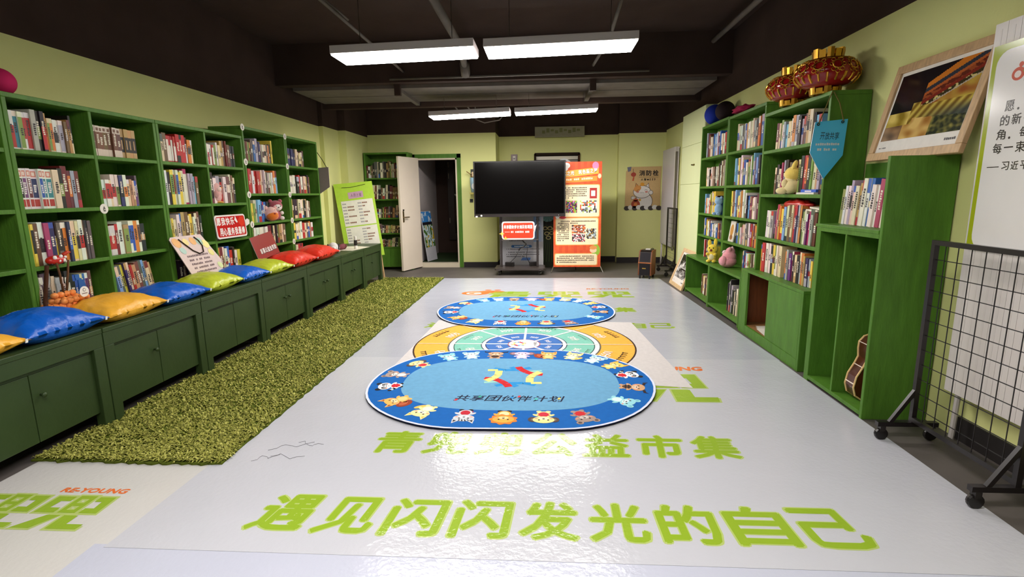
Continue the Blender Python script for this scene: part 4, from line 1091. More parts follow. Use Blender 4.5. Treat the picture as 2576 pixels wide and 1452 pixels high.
# ------------------------------------------------------------------ bag of orange balls and what hangs around it
bc = V((-3.03, 3.05, BT))
rd = random.Random(9)
pts = []
for lay, (nx, ny) in enumerate(((3, 6), (3, 6), (3, 6), (3, 5), (1, 4))):
    for i in range(nx):
        for j in range(ny):
            pts.append(V((bc.x-0.03+(i-(nx-1)/2)*0.038+0.019*(lay % 2), bc.y+(j-(ny-1)/2)*0.040+0.02*(lay % 2), BT+0.056+lay*0.033)))
base = MB().ell((0, 0, 0), 0.0198, 'plastic', (255, 160, 84), 14, 9)
b0 = None
for k, p in enumerate(pts):
    if b0 is None:
        b0 = base.build('ping_pong_ball', smooth=True)
        tag(b0, 'orange ping-pong ball in the clear bag on the bench', 'ball', 'orange balls in the clear bag'); o = b0
    else:
        o = b0.copy(); COL.objects.link(o)
    o.location = p-Z_*0.0198
st = thing('ball_bag', 'clear plastic bag of orange balls with a white round tag and brown handle strap', 'bag', bc, None)
m = MB(); n = 24
prof = [(0.05, 0.030), (0.105, 0.034), (0.125, 0.08), (0.125, 0.15), (0.118, 0.22), (0.11, 0.27)]
vs = []; fs = []
for (r, z) in prof:
    for k in range(n):
        a = 2*math.pi*k/n; cr = (abs(math.cos(a))**0.7)*math.copysign(1, math.cos(a)); s1 = (abs(math.sin(a))**0.7)*math.copysign(1, math.sin(a))
        vs.append(V((bc.x-0.02+r*0.62*cr, bc.y+r*1.1*s1, BT+z+0.004*math.sin(5*a))))
for i in range(len(prof)-1):
    for k in range(n): fs.append((i*n+k, i*n+(k+1) % n, (i+1)*n+(k+1) % n, (i+1)*n+k))
m.add(vs, fs, 'clear', (255, 255, 255)); m.build('clear_pouch', st, smooth=True)
m = MB(); m.flat(circ(0, 0, 0.034, n=24), (bc.x+0.085, bc.y+0.03, BT+0.20), Y_, Z_, 0.002, 'paper', (236, 230, 222)); m.flat(circ(0, 0.011, 0.011, n=14), (bc.x+0.085, bc.y+0.03, BT+0.20), Y_, Z_, 0.003, 'paper', (60, 55, 55)); m.flat(circ(0, 0.011, 0.008, n=14), (bc.x+0.085, bc.y+0.03, BT+0.20), Y_, Z_, 0.0035, 'paper', (236, 230, 222))
m.flat([(-0.02, -0.014), (0.02, -0.014), (0.02, -0.009), (-0.02, -0.009)], (bc.x+0.085, bc.y+0.03, BT+0.20), Y_, Z_, 0.003, 'paper', (120, 90, 80))
m.build('round_tag', st)
m = MB()
m.tube([(-3.02, 2.885, BT+0.04), (-3.04, 2.905, BT+0.16), (-3.06, 2.975, BT+0.38)], 0.011, 'matte', (72, 40, 22), n=8)
m.build('strap', st)
# red spotted toy on the shelf edge with its hanging cords
t = thing('spotted_toy', 'small red toy bug with white spots and brown cords hanging over the shelf edge', 'toy', (-3.09, 3.07, 0.994))
m = MB(); m.ell((-3.095, 3.075, 1.024), (0.034, 0.066, 0.03), 'plastic', (196, 34, 26), 20, 12)
for sy in (-0.035, 0.035): m.tube([(-3.09, 3.075+sy, 0.995), (-3.09, 3.075+sy, 1.01)], 0.012, 'plastic', (30, 20, 18), n=10)
m.build('body', t, smooth=True)
m = MB()
for (dy, dz, r) in ((-0.03, 0.018, .013), (0.012, 0.022, .012), (0.03, -0.004, .012), (-0.002, -0.004, 0.011), (0.048, 0.014, .009)):
    m.ell((-3.068 if abs(dy) < .04 else -3.075, 3.075+dy, 1.024+dz), (0.008, r, r), 'plastic', (240, 236, 230), 10, 8)
m.build('spots', t, smooth=True)
m = MB(); m.tube([(-3.085, 3.12, 1.05), (-3.08, 3.145, 1.066), (-3.075, 3.165, 1.064)], [.014, .011, .003], 'plastic', (205, 60, 36), n=8); m.build('tail', t, smooth=True)
for (y0, y1, z1) in ((3.055, 3.05, 0.80), (3.14, 3.06, 0.78)):
    MB().tube([(-3.075, y0, 1.015), (-3.062, (y0*.6+y1*.4), 0.93), (-3.06, y1, z1)], 0.0065, 'matte', (100, 66, 40), n=7).build('cord', t, smooth=True)

# ------------------------------------------------------------------ signs and posters on the left
def board_pts(P0, P1, P3): return V(P0), (V(P1)-V(P0)), (V(P3)-V(P0))
# letter poster with leaf notes, leaning in the bottom cell of the second bookcase
pb = V((-2.985, 4.20, 0.70)); pu = V((0.0, 0.40, 0)); pv = V((-0.10, -0.13, 0.38))
ux, uy = pu.normalized(), (pv-pu.normalized()*pv.dot(pu.normalized())).normalized()
skx = pv.dot(ux)
W_, H_ = pu.length, pv.dot(uy)
mb = MB()
out = [(0.06, 0.0), (W_, 0.03), (W_+0.03, 0.14), (W_+skx, H_), (skx+0.02, H_), (skx, H_-0.02), (-0.02, 0.06)]
mb.slab(out, pb, ux, uy, 0.006, 'paper', (222, 198, 192), (180, 160, 155))
po = tag(mb.build('letter_poster'), 'pale pink handwritten poster with leaf shaped notes leaning on the bench', 'poster')
pr = MB(); sk = lambda y: skx*y/H_
for (x, y, r, c) in ((0.05, .34, .055, (238, 178, 112)), (.16, .34, .04, (246, 224, 150)), (.25, .34, .045, (238, 178, 112)), (.33, .33, .045, (170, 206, 190)), (.39, .30, .05, (246, 232, 150)), (.07, .27, .04, (180, 208, 196)), (.40, .22, .042, (236, 222, 140)), (.42, .09, .04, (214, 224, 160)), (.37, .03, .03, (176, 204, 170))):
    pr.flat(circ(x+sk(y), y, r, r*.66, n=12, rot=-.6), pb, ux, uy, .002, 'paper', c)
pr.build('leaf_notes', po)
for r_ in range(5):
    pr = MB(); lines(pr, pb+ux*(0.07+sk(.20-.036*r_))+uy*(.205-.036*r_), ux, uy, 0.28, 1, .03, .018, (120, 96, 98), lift=.0015, seed=r_, cw=.021); pr.build('handwriting', po)
pr = MB(); pr.tube([pb+ux*(x+sk(y))+uy*y+V((0.006, 0, 0)) for (x, y) in ((.09, .37), (.13, .32), (.18, .26), (.24, .225), (.30, .235), (.33, .29), (.32, .34), (.29, .375))], 0.005, 'matte', (52, 36, 24), n=6); pr.build('cord', po)
pr = MB(); pr.flat(circ(.2, .03, .03, .026), pb, ux, uy, .002, 'paper', (166, 104, 84)); pr.build('seal_print', po)
# red greeting sign, speech bubble with white border
def bubble(par_label, o, ux, uy, w, h, tail, name, rows, cat='sign', red=(196, 40, 36), extra=None):
    o, ux, uy = V(o), V(ux).normalized(), V(uy).normalized()
    mb = MB(); mb.slab(rrect(0, 0, w, h, h*.14), o, ux, uy, 0.008, 'print_gloss', (236, 228, 222), (200, 190, 185))
    if tail: mb.slab(tail, o, ux, uy, 0.007, 'print_gloss', (236, 228, 222), (200, 190, 185))
    ob = tag(mb.build(name), par_label, cat)
    pr = MB(); b_ = h*.07; pr.flat(rrect(b_, b_, w-b_, h-b_, h*.1), o, ux, uy, .0012, 'print_gloss', red); pr.build('red_field', ob)
    for (s_, x, y, ww, hh, bold) in rows:
        pr = MB()
        n_ = len(s_); cwid = ww/n_
        for i, ch in enumerate(s_):
            if ch == ' ': continue
            if ch == '-': pr.flat([(x+i*cwid, y+hh*.42), (x+(i+1)*cwid, y+hh*.42), (x+(i+1)*cwid, y+hh*.52), (x+i*cwid, y+hh*.52)], o, ux, uy, .002, 'print_gloss', (245, 236, 230)); continue
            text(pr, ch, o+ux*(x+i*cwid)+uy*y, ux, uy, cwid*.9, hh, 'print_gloss', (245, 236, 230), bold, .002, res=1)
        pr.build('lettering', ob)
    return ob
so, su, sv = V((-3.085, 4.755, 1.02)), V((0.0, 0.475, 0)), V((-0.015, -0.03, 0.225))
suv = V((-0.07, 0, 1)).normalized()
sg = bubble('red greeting sign with white Chinese lettering in front of the second bookcase cell', (-3.085, 4.715, 1.008), Y_, suv, 0.50, 0.225, [(0.48, .09), (.57, .12), (.575, .16), (.54, .175), (.48, .15)], 'greeting_sign',
            [('愿我快乐', .02, .125, .29, .075, .03), ('用心服务我最棒', .05, .025, .42, .075, .03)])
pr = MB()
o_ = V((-3.085, 4.715, 1.008))
pr.flat([(.31, .17), (.33, .21), (.36, .15), (.345, .14)], o_, Y_, suv, .0024, 'print_gloss', (240, 235, 230)); pr.flat([(.36, .15), (.40, .2), (.47, .2), (.47, .12), (.42, .10)], o_, Y_, suv, .0022, 'print_gloss', (222, 66, 44))
pr.build('wing_print', sg)
# red slogan board
o_ = V((-3.0, 5.24, 0.735)); uy = V((-0.28, -0.10, 0.96)).normalized(); ux = Y_-uy*Y_.dot(uy); ux.normalize()
mb = MB(); mb.slab([(0, 0), (0.46, 0), (0.46, .255), (0, .255)], o_, ux, uy, .006, 'plastic', (150, 46, 44), (200, 190, 190))
sb = tag(mb.build('slogan_board'), 'plain red board with one white line of lettering behind the first red cushion', 'sign')
for kk, (cc, ll, dd_) in enumerate((((60, 40, 60), .0012, .006), ((240, 232, 228), .002, 0))):
    pr = MB()
    for i, ch in enumerate('彩票公益金资助'): text(pr, ch, o_+ux*(.09+i*.05+dd_)+uy*(.055-dd_), ux, uy, .044, .055, 'plastic', cc, .03, ll, res=1)
    pr.build('lettering' if kk else 'lettering_shadow', sb)
# grey hanging pennant seen from behind
t = thing('hanging_pennant', 'plain grey back of a pennant hanging by a cord from the last left bookcase', 'pennant', (-3.09, 7.25, 1.41))
MB().slab([(-.09, 0), (.09, 0.115), (.09, .385), (-.09, .375)], (-3.09, 7.20, 1.41), X_, Z_, .006, 'paper', (150, 138, 136), (215, 205, 190)).build('panel', t)
MB().tube([(-3.125, 7.155, 1.99), (-3.07, 7.18, 1.89), (-3.025, 7.197, 1.79)], .005, 'matte', (50, 46, 24), n=6).build('cord', t)
# round stickers on the shelf joints
def sticker(y, z, label, x=LX+.0005):
    mb = MB(); mb.slab(circ(0, 0, .035, .035, n=20), (x+.002, y, z), Y_, Z_, .002, 'paper', (232, 226, 214)); mb.flat([(-.008, -.018), (.012, -.018), (.01, .002), (.0, .02), (-.008, .004)], (x+.002, y, z), Y_, Z_, .001, 'paper', (90, 86, 80)); mb.flat(circ(0.003, -.006, .005, n=8), (x+.002, y, z), Y_, Z_, .0015, 'paper', (230, 225, 215))
    tag(mb.build('round_sticker'), label, 'sticker', 'round white stickers on the bookcase joints')
rn = ('top', 'second', 'third', 'fourth')
for k, z in enumerate((2.112, 1.762, 1.425, 1.112)):
    sticker(5.376, z, 'round white sticker on the near post of the stickered bookcase, %s from above' % rn[k])
    sticker(6.266, z-0.002, 'round white sticker where the last two tall bookcases meet, %s from above' % rn[k])
sticker(6.266, 0.85, 'round white sticker where the last two tall bookcases meet, lowest')
sticker(3.525, 1.332, 'torn white sticker on the middle joint of the nearest full bookcase')

# ------------------------------------------------------------------ plush toys
def plush(name, label, base, facing, scale, col, parts):
    """parts: (part name, [(centre, radii, colour)]) in a frame where +x looks forward, z is up"""
    t = thing(name, label, 'plush toy', base)
    a = math.atan2(facing[1], facing[0]); R_ = Matrix.Rotation(a, 3, 'Z')
    for (pn, els) in parts:
        m = MB()
        for e in els:
            c, r, cc = e[0], e[1], e[2]
            rt = R_ @ Matrix.Rotation(e[3], 3, 'Y') if len(e) > 3 else R_
            r3 = r if isinstance(r, tuple) else (r, r, r)
            m.ell(V(base)+(R_ @ V(c))*scale, tuple(q*scale for q in r3), 'plush' if pn not in ('eye', 'nose', 'beak') else 'plastic', cc, 20, 14, rt)
        m.build(pn, t, smooth=True)
    return t
PK = (228, 176, 170); dk = (30, 22, 22)
plush('plush_chick', 'pink plush chick standing on a shelf of the second left bookcase', (-3.19, 4.90, 1.3465), (0.85, .5), 1.0, PK, [
    ('body', [((0, 0, .062), (.062, .062, .062), PK), ((.008, 0, .085), (.055, .055, .05), PK), ((0.0, 0, .145), (.06, .063, .058), PK)]),
    ('cheek', [((.035, .025, .135), (.032, .03, .028), (240, 205, 195)), ((.035, -.025, .135), (.032, .03, .028), (240, 205, 195))]),
    ('wing', [((.02, .06, .085), (.025, .014, .035), (220, 165, 160))]), ('wing', [((.02, -.06, .085), (.025, .014, .035), (220, 165, 160))]),
    ('foot', [((.045, .028, .008), (.03, .018, .009), (230, 170, 70))]), ('foot', [((.045, -.028, .008), (.03, .018, .009), (230, 170, 70))]),
    ('eye', [((.057, .022, .16), .0065, dk)]), ('eye', [((.057, -.022, .16), .0065, dk)]), ('beak', [((.064, 0, .145), (.012, .009, .006), (236, 160, 50))])])
RS = (176, 86, 96)
plush('plush_bear', 'plush bear in a dusty pink hood, third shelf of the stickered bookcase', (-3.17, 5.99, 1.1265), (0.8, -.6), 1.0, RS, [
    ('body', [((0, 0, .05), (.052, .055, .052), RS), ((0, 0, .075), (.045, .05, .045), RS)]),
    ('head', [((0.005, 0, .165), (.066, .078, .066), RS), ((.03, 0, .155), (.048, .06, .048), (240, 232, 224))]),
    ('ear', [((0, .058, .222), (.02, .024, .024), RS)]), ('ear', [((0, -.058, .222), (.02, .024, .024), RS)]),
    ('paw', [((.04, .05, .025), (.03, .026, .024), (240, 232, 224))]), ('paw', [((.04, -.05, .025), (.03, .026, .024), (240, 232, 224))]), ('paw', [((.03, -.058, .085), (.022, .02, .022), (240, 232, 224))]), ('paw', [((.03, .058, .085), (.022, .02, .022), (240, 232, 224))]),
    ('eye', [((.074, .026, .165), .0065, dk)]), ('eye', [((.074, -.026, .165), .0065, dk)]), ('nose', [((.08, 0, .15), (.006, .009, .006), dk)])])
plush('plush_animal', 'round plush animal with an orange belly next to the plush bear', (-3.13, 5.80, 1.1265), (0.85, -.5), 1.0, PK, [
    ('body', [((0, 0, .075), (.075, .08, .075), PK), ((0, 0, .11), (.055, .06, .052), (236, 190, 178))]), ('belly', [((.022, 0, .062), (.062, .072, .058), (226, 120, 40))]),
    ('ear', [((0, .055, .15), (.016, .02, .024), PK)]), ('ear', [((0, -.055, .15), (.016, .02, .024), PK)]), ('nose', [((.08, .0, .085), (.008, .013, .009), (150, 40, 20))]), ('eye', [((.05, .02, .125), .005, dk)])])
WH = (226, 222, 216)
plush('plush_dog', 'white plush dog lying on the bench beside the far red cushion', (-2.95, 7.05, BT+.0005), (.35, -.93), 1.0, WH, [
    ('body', [((-.06, 0, .062), (.10, .075, .062), WH), ((-.12, .02, .055), (.06, .06, .052), WH)]), ('head', [((.075, 0, .085), (.075, .066, .064), WH), ((.125, 0, .07), (.04, .042, .036), WH)]),
    ('ear', [((.06, .07, .085), (.03, .012, .045), dk)]), ('ear', [((.06, -.07, .085), (.03, .012, .045), dk)]), ('nose', [((.165, 0, .076), (.009, .013, .01), dk)]), ('eye', [((.125, .03, .112), .006, dk)]), ('eye', [((.125, -.03, .112), .006, dk)]),
    ('leg', [((.03, .06, .022), (.05, .022, .022), WH)]), ('leg', [((.03, -.06, .022), (.05, .022, .022), WH)]), ('collar', [((.02, 0, .075), (.014, .055, .052), (120, 112, 116))])])
YE = (244, 214, 110); YL = (240, 222, 165)
plush('plush_rabbit', 'large pale yellow plush rabbit sitting on a shelf under the lanterns', (2.085, 4.60, 1.3645), (-.75, .5), 1.0, YE, [
    ('body', [((.01, 0, .065), (.07, .075, .065), YL), ((.015, 0, .11), (.055, .058, .05), YL)]), ('head', [((-.0, 0, .168), (.07, .078, .062), YE), ((.03, .0, .165), (.045, .05, .04), YL)]),
    ('ear', [((-.01, .045, .235), (.02, .026, .045), YE, -.3)]), ('ear', [((-.01, -.06, .215), (.02, .032, .04), YE, .4)]),
    ('leg', [((.075, .045, .03), (.045, .028, .028), YL)]), ('leg', [((.075, -.045, .03), (.045, .028, .028), YL)]), ('arm', [((.055, .05, .09), (.025, .02, .035), YL)]), ('arm', [((.055, -.05, .09), (.025, .02, .035), YL)]),
    ('eye', [((.068, .02, .182), .006, dk)]), ('nose', [((.076, 0, .168), (.005, .007, .005), (150, 80, 50))])])
Y2 = (246, 216, 70)
plush('plush_rabbit', 'small bright yellow plush rabbit standing at the post of the far right bookcases', (2.055, 6.50, 0.5325), (-.55, -.8), 1.15, Y2, [
    ('body', [((0, 0, .07), (.045, .05, .06), Y2)]), ('belly', [((.02, 0, .065), (.03, .034, .04), (245, 235, 190))]), ('head', [((0, 0, .145), (.052, .056, .05), Y2)]),
    ('ear', [((0, .028, .215), (.015, .02, .042), Y2)]), ('ear', [((0, -.035, .205), (.015, .02, .04), Y2)]), ('arm', [((.035, .04, .092), (.022, .018, .018), Y2)]), ('arm', [((.035, -.04, .092), (.022, .018, .018), Y2)]),
    ('foot', [((.03, .03, .016), (.034, .022, .018), Y2)]), ('foot', [((.03, -.03, .016), (.034, .022, .018), Y2)]), ('nose', [((.05, 0, .135), (.006, .012, .014), (120, 30, 20))]), ('eye', [((.045, .02, .158), .007, dk)]), ('eye', [((.045, -.02, .158), .007, dk)])])
P2 = (236, 160, 168)
plush('plush_animal', 'chubby pink plush leaning back on the ledge of the middle right bookcase', (2.09, 6.06, 0.5325), (-.7, .35), 1.25, P2, [
    ('body', [((.0, 0, .058), (.078, .074, .058), P2), ((-.012, 0, .10), (.062, .06, .058), P2), ((-.02, 0, .145), (.042, .045, .042), P2)]), ('muzzle', [((.028, .0, .138), (.022, .026, .02), (240, 205, 205))]),
    ('ear', [((-.02, .045, .172), (.014, .018, .02), P2)]), ('ear', [((-.03, -.046, .168), (.014, .022, .022), (242, 215, 205))]), ('arm', [((.025, -.07, .07), (.024, .018, .042), P2)]), ('arm', [((.025, .07, .07), (.024, .018, .042), P2)]),
    ('nose', [((.05, 0, .146), (.006, .011, .008), dk)]), ('eye', [((.02, .022, .168), .004, dk)])])
BL = (150, 186, 220)
plush('plush_bear', 'small light blue plush bear on the third shelf of the far right bookcase', (2.095, 6.50, 1.1085), (-.8, -.5), 1.0, BL, [
    ('body', [((0, 0, .075), (.042, .046, .07), BL)]), ('head', [((0, 0, .17), (.045, .05, .045), BL)]), ('ear', [((0, .036, .21), (.012, .016, .018), BL)]), ('ear', [((0, -.036, .21), (.012, .016, .018), BL)]), ('leg', [((.03, .03, .02), (.03, .02, .02), BL)]), ('leg', [((.03, -.03, .02), (.03, .02, .02), BL)])])

# ------------------------------------------------------------------ things lying on the far end of the bench
m = MB(); m.slab([(-.28, -.28), (.2, -.34), (.27, .2), (.02, .32), (-.27, .22)], (-2.97, 7.62, BT+.003), X_, Y_, .0025, 'paper', (222, 214, 196)); tag(m.build('paper_sheet'), 'creased white paper sheet at the far end of the bench', 'paper')
m = MB(); m.lathe([(.022, 0), (.024, .01), (.024, .12), (.02, .13), (.02, .185), (.017, .19)], (-2.80, 7.50, BT+.0045), 'plastic', (228, 222, 212), n=18); t = tag(m.build('glue_bottle', smooth=False), 'white round bottle with a black sleeve standing on the bench', 'bottle')
m = MB(); m.lathe([(.0245, 0), (.0245, .08)], (-2.80, 7.50, BT+.055), 'plastic', (40, 32, 28), n=18); m.build('sleeve', t)
m = MB(); m.lathe([(.0, 0), (.03, .01), (.042, .06), (.04, .16), (.03, .22), (.0, .23)], (-2.98, 7.56, BT+.045), 'cloth', (120, 66, 72), n=18, rot=Matrix.Rotation(math.pi/2, 3, 'X') @ Matrix.Rotation(0, 3, 'Z')); tag(m.build('pencil_pouch', smooth=True), 'dusty maroon rolled pouch lying behind the white bottle', 'pouch')
# magenta ball on the first bookcase
m = MB(); m.ell((-3.25, 3.07, 2.098), .078, 'matte', (196, 34, 92), 24, 16); tag(m.build('foam_ball', smooth=True), 'magenta ball on top of the left bookcases at the photo edge', 'ball')

# ------------------------------------------------------------------ lime easel board with paper lists
TL, TR, BR = V((-3.455, 8.43, 1.585)), V((-2.868, 8.60, 1.638)), V((-2.70, 8.545, .415))
ux = (TR-TL).normalized(); dn = (BR-TR); uy = -(dn-ux*dn.dot(ux)).normalized(); W_ = (TR-TL).length; H_ = -(dn.dot(uy)); skb = dn.dot(ux)
t = thing('easel', 'lime green easel board with handwritten paper lists at the end of the bench', 'easel', (-2.95, 8.6, 0.0))
o_ = TL-uy*H_+ux*skb
nn = ux.cross(uy)
if nn.y > 0: nn = -nn
SK = lambda y: -skb*y/H_
fl = lambda p: [(x+SK(y), y) for (x, y) in p]
b = MB(); b.slab(fl([(0, 0), (W_, 0), (W_, H_), (0, H_)]), o_, ux, uy, .012, 'paper', (176, 214, 60), (120, 150, 40)); b.build('board', t)
b = MB(); b.flat(fl([(.20, .79*H_), (.44, .80*H_), (.44, .90*H_ -.02), (.20, .89*H_ -.02)]), o_, ux, uy, .002, 'paper', (200, 160, 186))
for i in range(4): text(b, '人员之星'[i], o_+ux*(.24+i*.045+SK(.82*H_))+uy*(.815*H_), ux, uy, .036, .05, 'paper', (70, 40, 70), 0.0, .003)
b.build('title_card', t)
for (y0, y1, sd) in ((.43*H_, .765*H_, 3), (.12*H_, .415*H_, 8)):
    b = MB(); b.flat(fl([(.07, y0), (.575, y0+.01), (.575, y1+.01), (.07, y1)]), o_, ux, uy, .003, 'paper', (232, 228, 216))
    rdd = random.Random(sd); hh = y1-y0
    for r_ in range(7):
        y = y1-hh*(.14+.125*r_)
        for (xa, c_, n_) in ((.085, (150, 146, 150), 3), (.16, (120, 66, 30), 5), (.33, (150, 146, 150), 3), (.40, (120, 66, 30), 5)):
            if c_[0] == 120 and rdd.random() < .3: continue
            for k in range(n_ if c_[0] == 150 else rdd.randint(2, 6)):
                x = xa+k*.021; b.flat(fl([(x, y), (x+.015, y), (x+.015, y+hh*.055), (x, y+hh*.055)]), o_, ux, uy, .004, 'paper', c_)
    b.build('paper_list', t)
b = MB(); b.tube([o_+ux*(x+SK(y))+uy*y+nn*.004 for (x, y) in ((.12, .945*H_), (.25, .94*H_), (.36, .95*H_), (.5, .965*H_))], .004, 'matte', (60, 60, 30), n=6); b.build('twine', t)
for (x, s_) in ((.10, -.0), (W_-.05, .0)):
    p0 = o_+ux*(x+SK(.5*H_))+uy*(.5*H_)-nn*.03
    p1 = V((-3.3, 8.62, 0)) if x < .2 else V((-2.78, 8.70, 0))
    MB().bar(p0, p1, .035, .022, 'wood', (214, 176, 130)).build('leg', t)
MB().bar(o_+ux*(.3+SK(.8*H_))+uy*(.8*H_)-nn*.03, V((-3.05, 8.98, 0)), .035, .022, 'wood', (214, 176, 130)).build('leg', t)

# ------------------------------------------------------------------ things on the back wall
t = thing('wall_planter', 'pale blue wall bucket holding dried cotton stems next to the screen', 'planter', (-1.36, 9.90, 1.38))
m = MB(); m.lathe([(.055, 0), (.075, .12), (.08, .27), (.075, .275)], (-1.33, 9.862, 1.43), 'plastic', (150, 182, 200), n=20); m.build('bucket', t, smooth=True)
m = MB(); m.flat(circ(0, 0, .04, .055), (-1.33, 9.79, 1.545), X_, Z_, .004, 'paper', (232, 232, 232)); m.build('oval_label', t)
MB().box(-1.41, -1.25, 9.79, 9.948, 1.40, 1.43, 'wood', (206, 190, 96)).build('shelf', t)
m = MB(); rd = random.Random(4)
for k in range(6): m.ell((-1.36+.09*rd.random(), 9.86+.04*rd.random(), 1.73+.06*rd.random()), .02+.01*rd.random(), 'plush', (226, 200, 160) if k % 2 else (110, 66, 36), 10, 8)
m.build('cotton_bolls', t, smooth=True)
m = MB(); m.tube([(-1.36, 9.86, 1.70), (-1.40, 9.86, 1.77), (-1.47, 9.86, 1.82)], .008, 'matte', (120, 84, 40), n=6); m.tube([(-1.3, 9.86, 1.70), (-1.27, 9.86, 1.80)], .008, 'matte', (150, 110, 80), n=6); m.build('stem', t)
m = MB().box(-1.43, -1.37, YB-.012, YB, 1.245, 1.31, 'plastic', (24, 24, 22)).box(-1.42, -1.38, YB-.014, YB-.012, 1.25, 1.262, 'plastic', (80, 84, 70)); tag(m.build('wall_thermostat'), 'small square black thermostat on the wall below the blue bucket', 'thermostat')
m = MB().box(-1.40, -1.30, YB-.02, YB, 1.72, 1.86, 'plastic', (34, 36, 26)).box(-1.375, -1.325, YB-.024, YB-.02, 1.79, 1.84, 'plastic', (70, 80, 60)); tag(m.build('wall_intercom'), 'dark wall intercom partly hidden behind the top left of the screen', 'intercom')
m = MB().box(-.68, -.555, 10.65, 10.70, 2.03, 2.17, 'plastic', (84, 30, 22)); t = tag(m.build('alarm_box'), 'small dark red alarm box on the recess wall above the screen', 'alarm')
m = MB().box(-.645, -.59, 10.644, 10.65, 2.05, 2.14, 'plastic', (196, 186, 176)).box(-.635, -.60, 10.641, 10.644, 2.07, 2.10, 'plastic', (70, 50, 46)); m.build('call_plate', t)
# fire hydrant poster with a lucky cat, here a plain cat
t = thing('wall_poster', 'tan poster with a white cat and bold lettering on the right back wall', 'poster', (1.915, 10.49, 1.05))
pw, ph = .69, .83; o_ = V((1.568, 10.49, 1.055))
MB().slab([(0, 0), (pw, .005), (pw-.01, .5), (pw, ph), (.1, ph-.005), (.01, ph-.09)], o_, X_, Z_, .003, 'paper', (206, 172, 118)).build('sheet', t)
q = MB(); F = lambda p, c, l: q.flat(p, o_, X_, Z_, l, 'paper', c)
OUT = (70, 52, 44); CW = (222, 216, 210)
F(circ(.37, .16, .17, .17), OUT, .001); F(circ(.37, .16, .16, .16), CW, .0013)
for sx in (-1, 1): F([(.33+sx*.05, .44), (.33+sx*.145, .38), (.33+sx*.125, .52)], OUT, .0015); F([(.33+sx*.06, .44), (.33+sx*.135, .385), (.33+sx*.12, .505)], (205, 140, 70) if sx < 0 else CW, .0018)
F(circ(.33, .345, .175, .125), OUT, .002); F(circ(.33, .345, .166, .116), CW, .0023); F(circ(.24, .41, .075, .055, rot=.5), (205, 140, 70), .0026)
F(circ(.33, .49, .04, .035), (218, 150, 40), .0026)
for sx in (-1, 1):
    F(circ(.33+sx*.085, .345, .03, .017), (206, 130, 116), .0026)
    q.tube([o_+V((.33+sx*.075+dx, -.003, .375+dz)) for (dx, dz) in ((-.03, 0), (0, .015), (.03, 0))], .003, 'paper', OUT, n=5)
    q.tube([o_+V((.33+sx*.02+dx, -.003, .335+dz)) for (dx, dz) in ((-.018, 0), (0, -.012), (.018, 0))], .0025, 'paper', OUT, n=5)
F(circ(.50, .33, .045, .045), OUT, .0026); F(circ(.50, .33, .038, .038), CW, .0029); F(circ(.16, .23, .045, .038), OUT, .0026); F(circ(.16, .23, .038, .031), CW, .0029)
F(circ(.21, .11, .085, .08), (160, 60, 30), .003); F(circ(.21, .19, .05, .03), (180, 80, 36), .003); F(circ(.21, .105, .035, .035), (206, 120, 50), .0033); F(circ(.29, .19, .025, .025), (206, 160, 60), .0033)
for k in range(9): F(circ(.04+k*.078, .03+.015*(k % 2), .055, .045), (222, 218, 212) if k % 2 else (60, 50, 46), .0026+.0002*k)
q.build('cat_picture', t)
q = MB(); F(circ(.155, .68, .05, .042), (170, 62, 44), .002); F([(.13, .56), (.165, .56), (.175, .64), (.15, .64)], (190, 90, 50), .0022); q.tube([o_+V((.15, -.003, .72)), o_+V((.145, -.003, .79))], .004, 'paper', (110, 70, 40), n=5); q.build('lantern_picture', t)
q = MB(); F([(0.03, .82), (.11, .83), (.10, .75), (.05, .73)], (110, 112, 130), .002); q.build('curled_corner', t)
q = MB()
for i, ch in enumerate('消防栓'): text(q, ch, o_+X_*(.265+i*.13)+Z_*.65, X_, Z_, .11, .11, 'paper', (46, 34, 24), .035, .002)
q.build('lettering', t)
q = MB(); F([(.26, .625), (.635, .625), (.635, .632), (.26, .632)], (120, 90, 40), .002); q.build('underline', t)
q = MB()
for (s_, x) in (('火', .30), ('警', .36), ('1', .47), ('1', .515), ('9', .55)): text(q, s_, o_+X_*x+Z_*.56, X_, Z_, .045 if s_ in '火警' else (.014 if s_ == '1' else .03), .045, 'paper', (46, 34, 24), .03, .002)
F(circ(.435, .58, .02, .016), (46, 34, 24), .002); q.build('lettering', t)
# tall white panel radiator in the right corner
t = thing('panel_radiator', 'tall white panel radiator in the far right corner', 'radiator', (2.28, 9.84, .32))
MB().box(2.235, 2.25, 9.38, 10.30, .42, 2.16, 'plastic', (206, 198, 200)).build('panel', t, bevel=.003)
MB().box(2.298, 2.312, 9.38, 10.30, .42, 2.16, 'plastic', (206, 198, 200)).build('panel', t, bevel=.003)
m = MB(); [m.box(2.252, 2.296, 9.40+k*.053, 9.41+k*.053, .45, 2.12, 'plastic', (120, 112, 110)) for k in range(17)]; m.build('fins', t)
m = MB(); m.box(2.25, 2.298, 9.38, 9.395, 2.08, 2.16, 'plastic', (190, 182, 184)); m.tube([(2.31, 9.45, 2.05), (2.327, 9.45, 2.05)], .015, 'plastic', (150, 140, 140), n=8); m.tube([(2.31, 9.45, .6), (2.327, 9.45, .6)], .015, 'plastic', (150, 140, 140), n=8); m.build('bracket', t)
m = MB(); m.tube([(2.26, 10.24, .42), (2.26, 10.24, .2), (2.26, 10.26, 0)], .018, 'plastic', (206, 198, 196), n=10); m.tube([(2.27, 9.42, .42), (2.27, 9.42, .36)], .018, 'metal', (200, 196, 190), n=10); m.build('pipe', t, smooth=True)
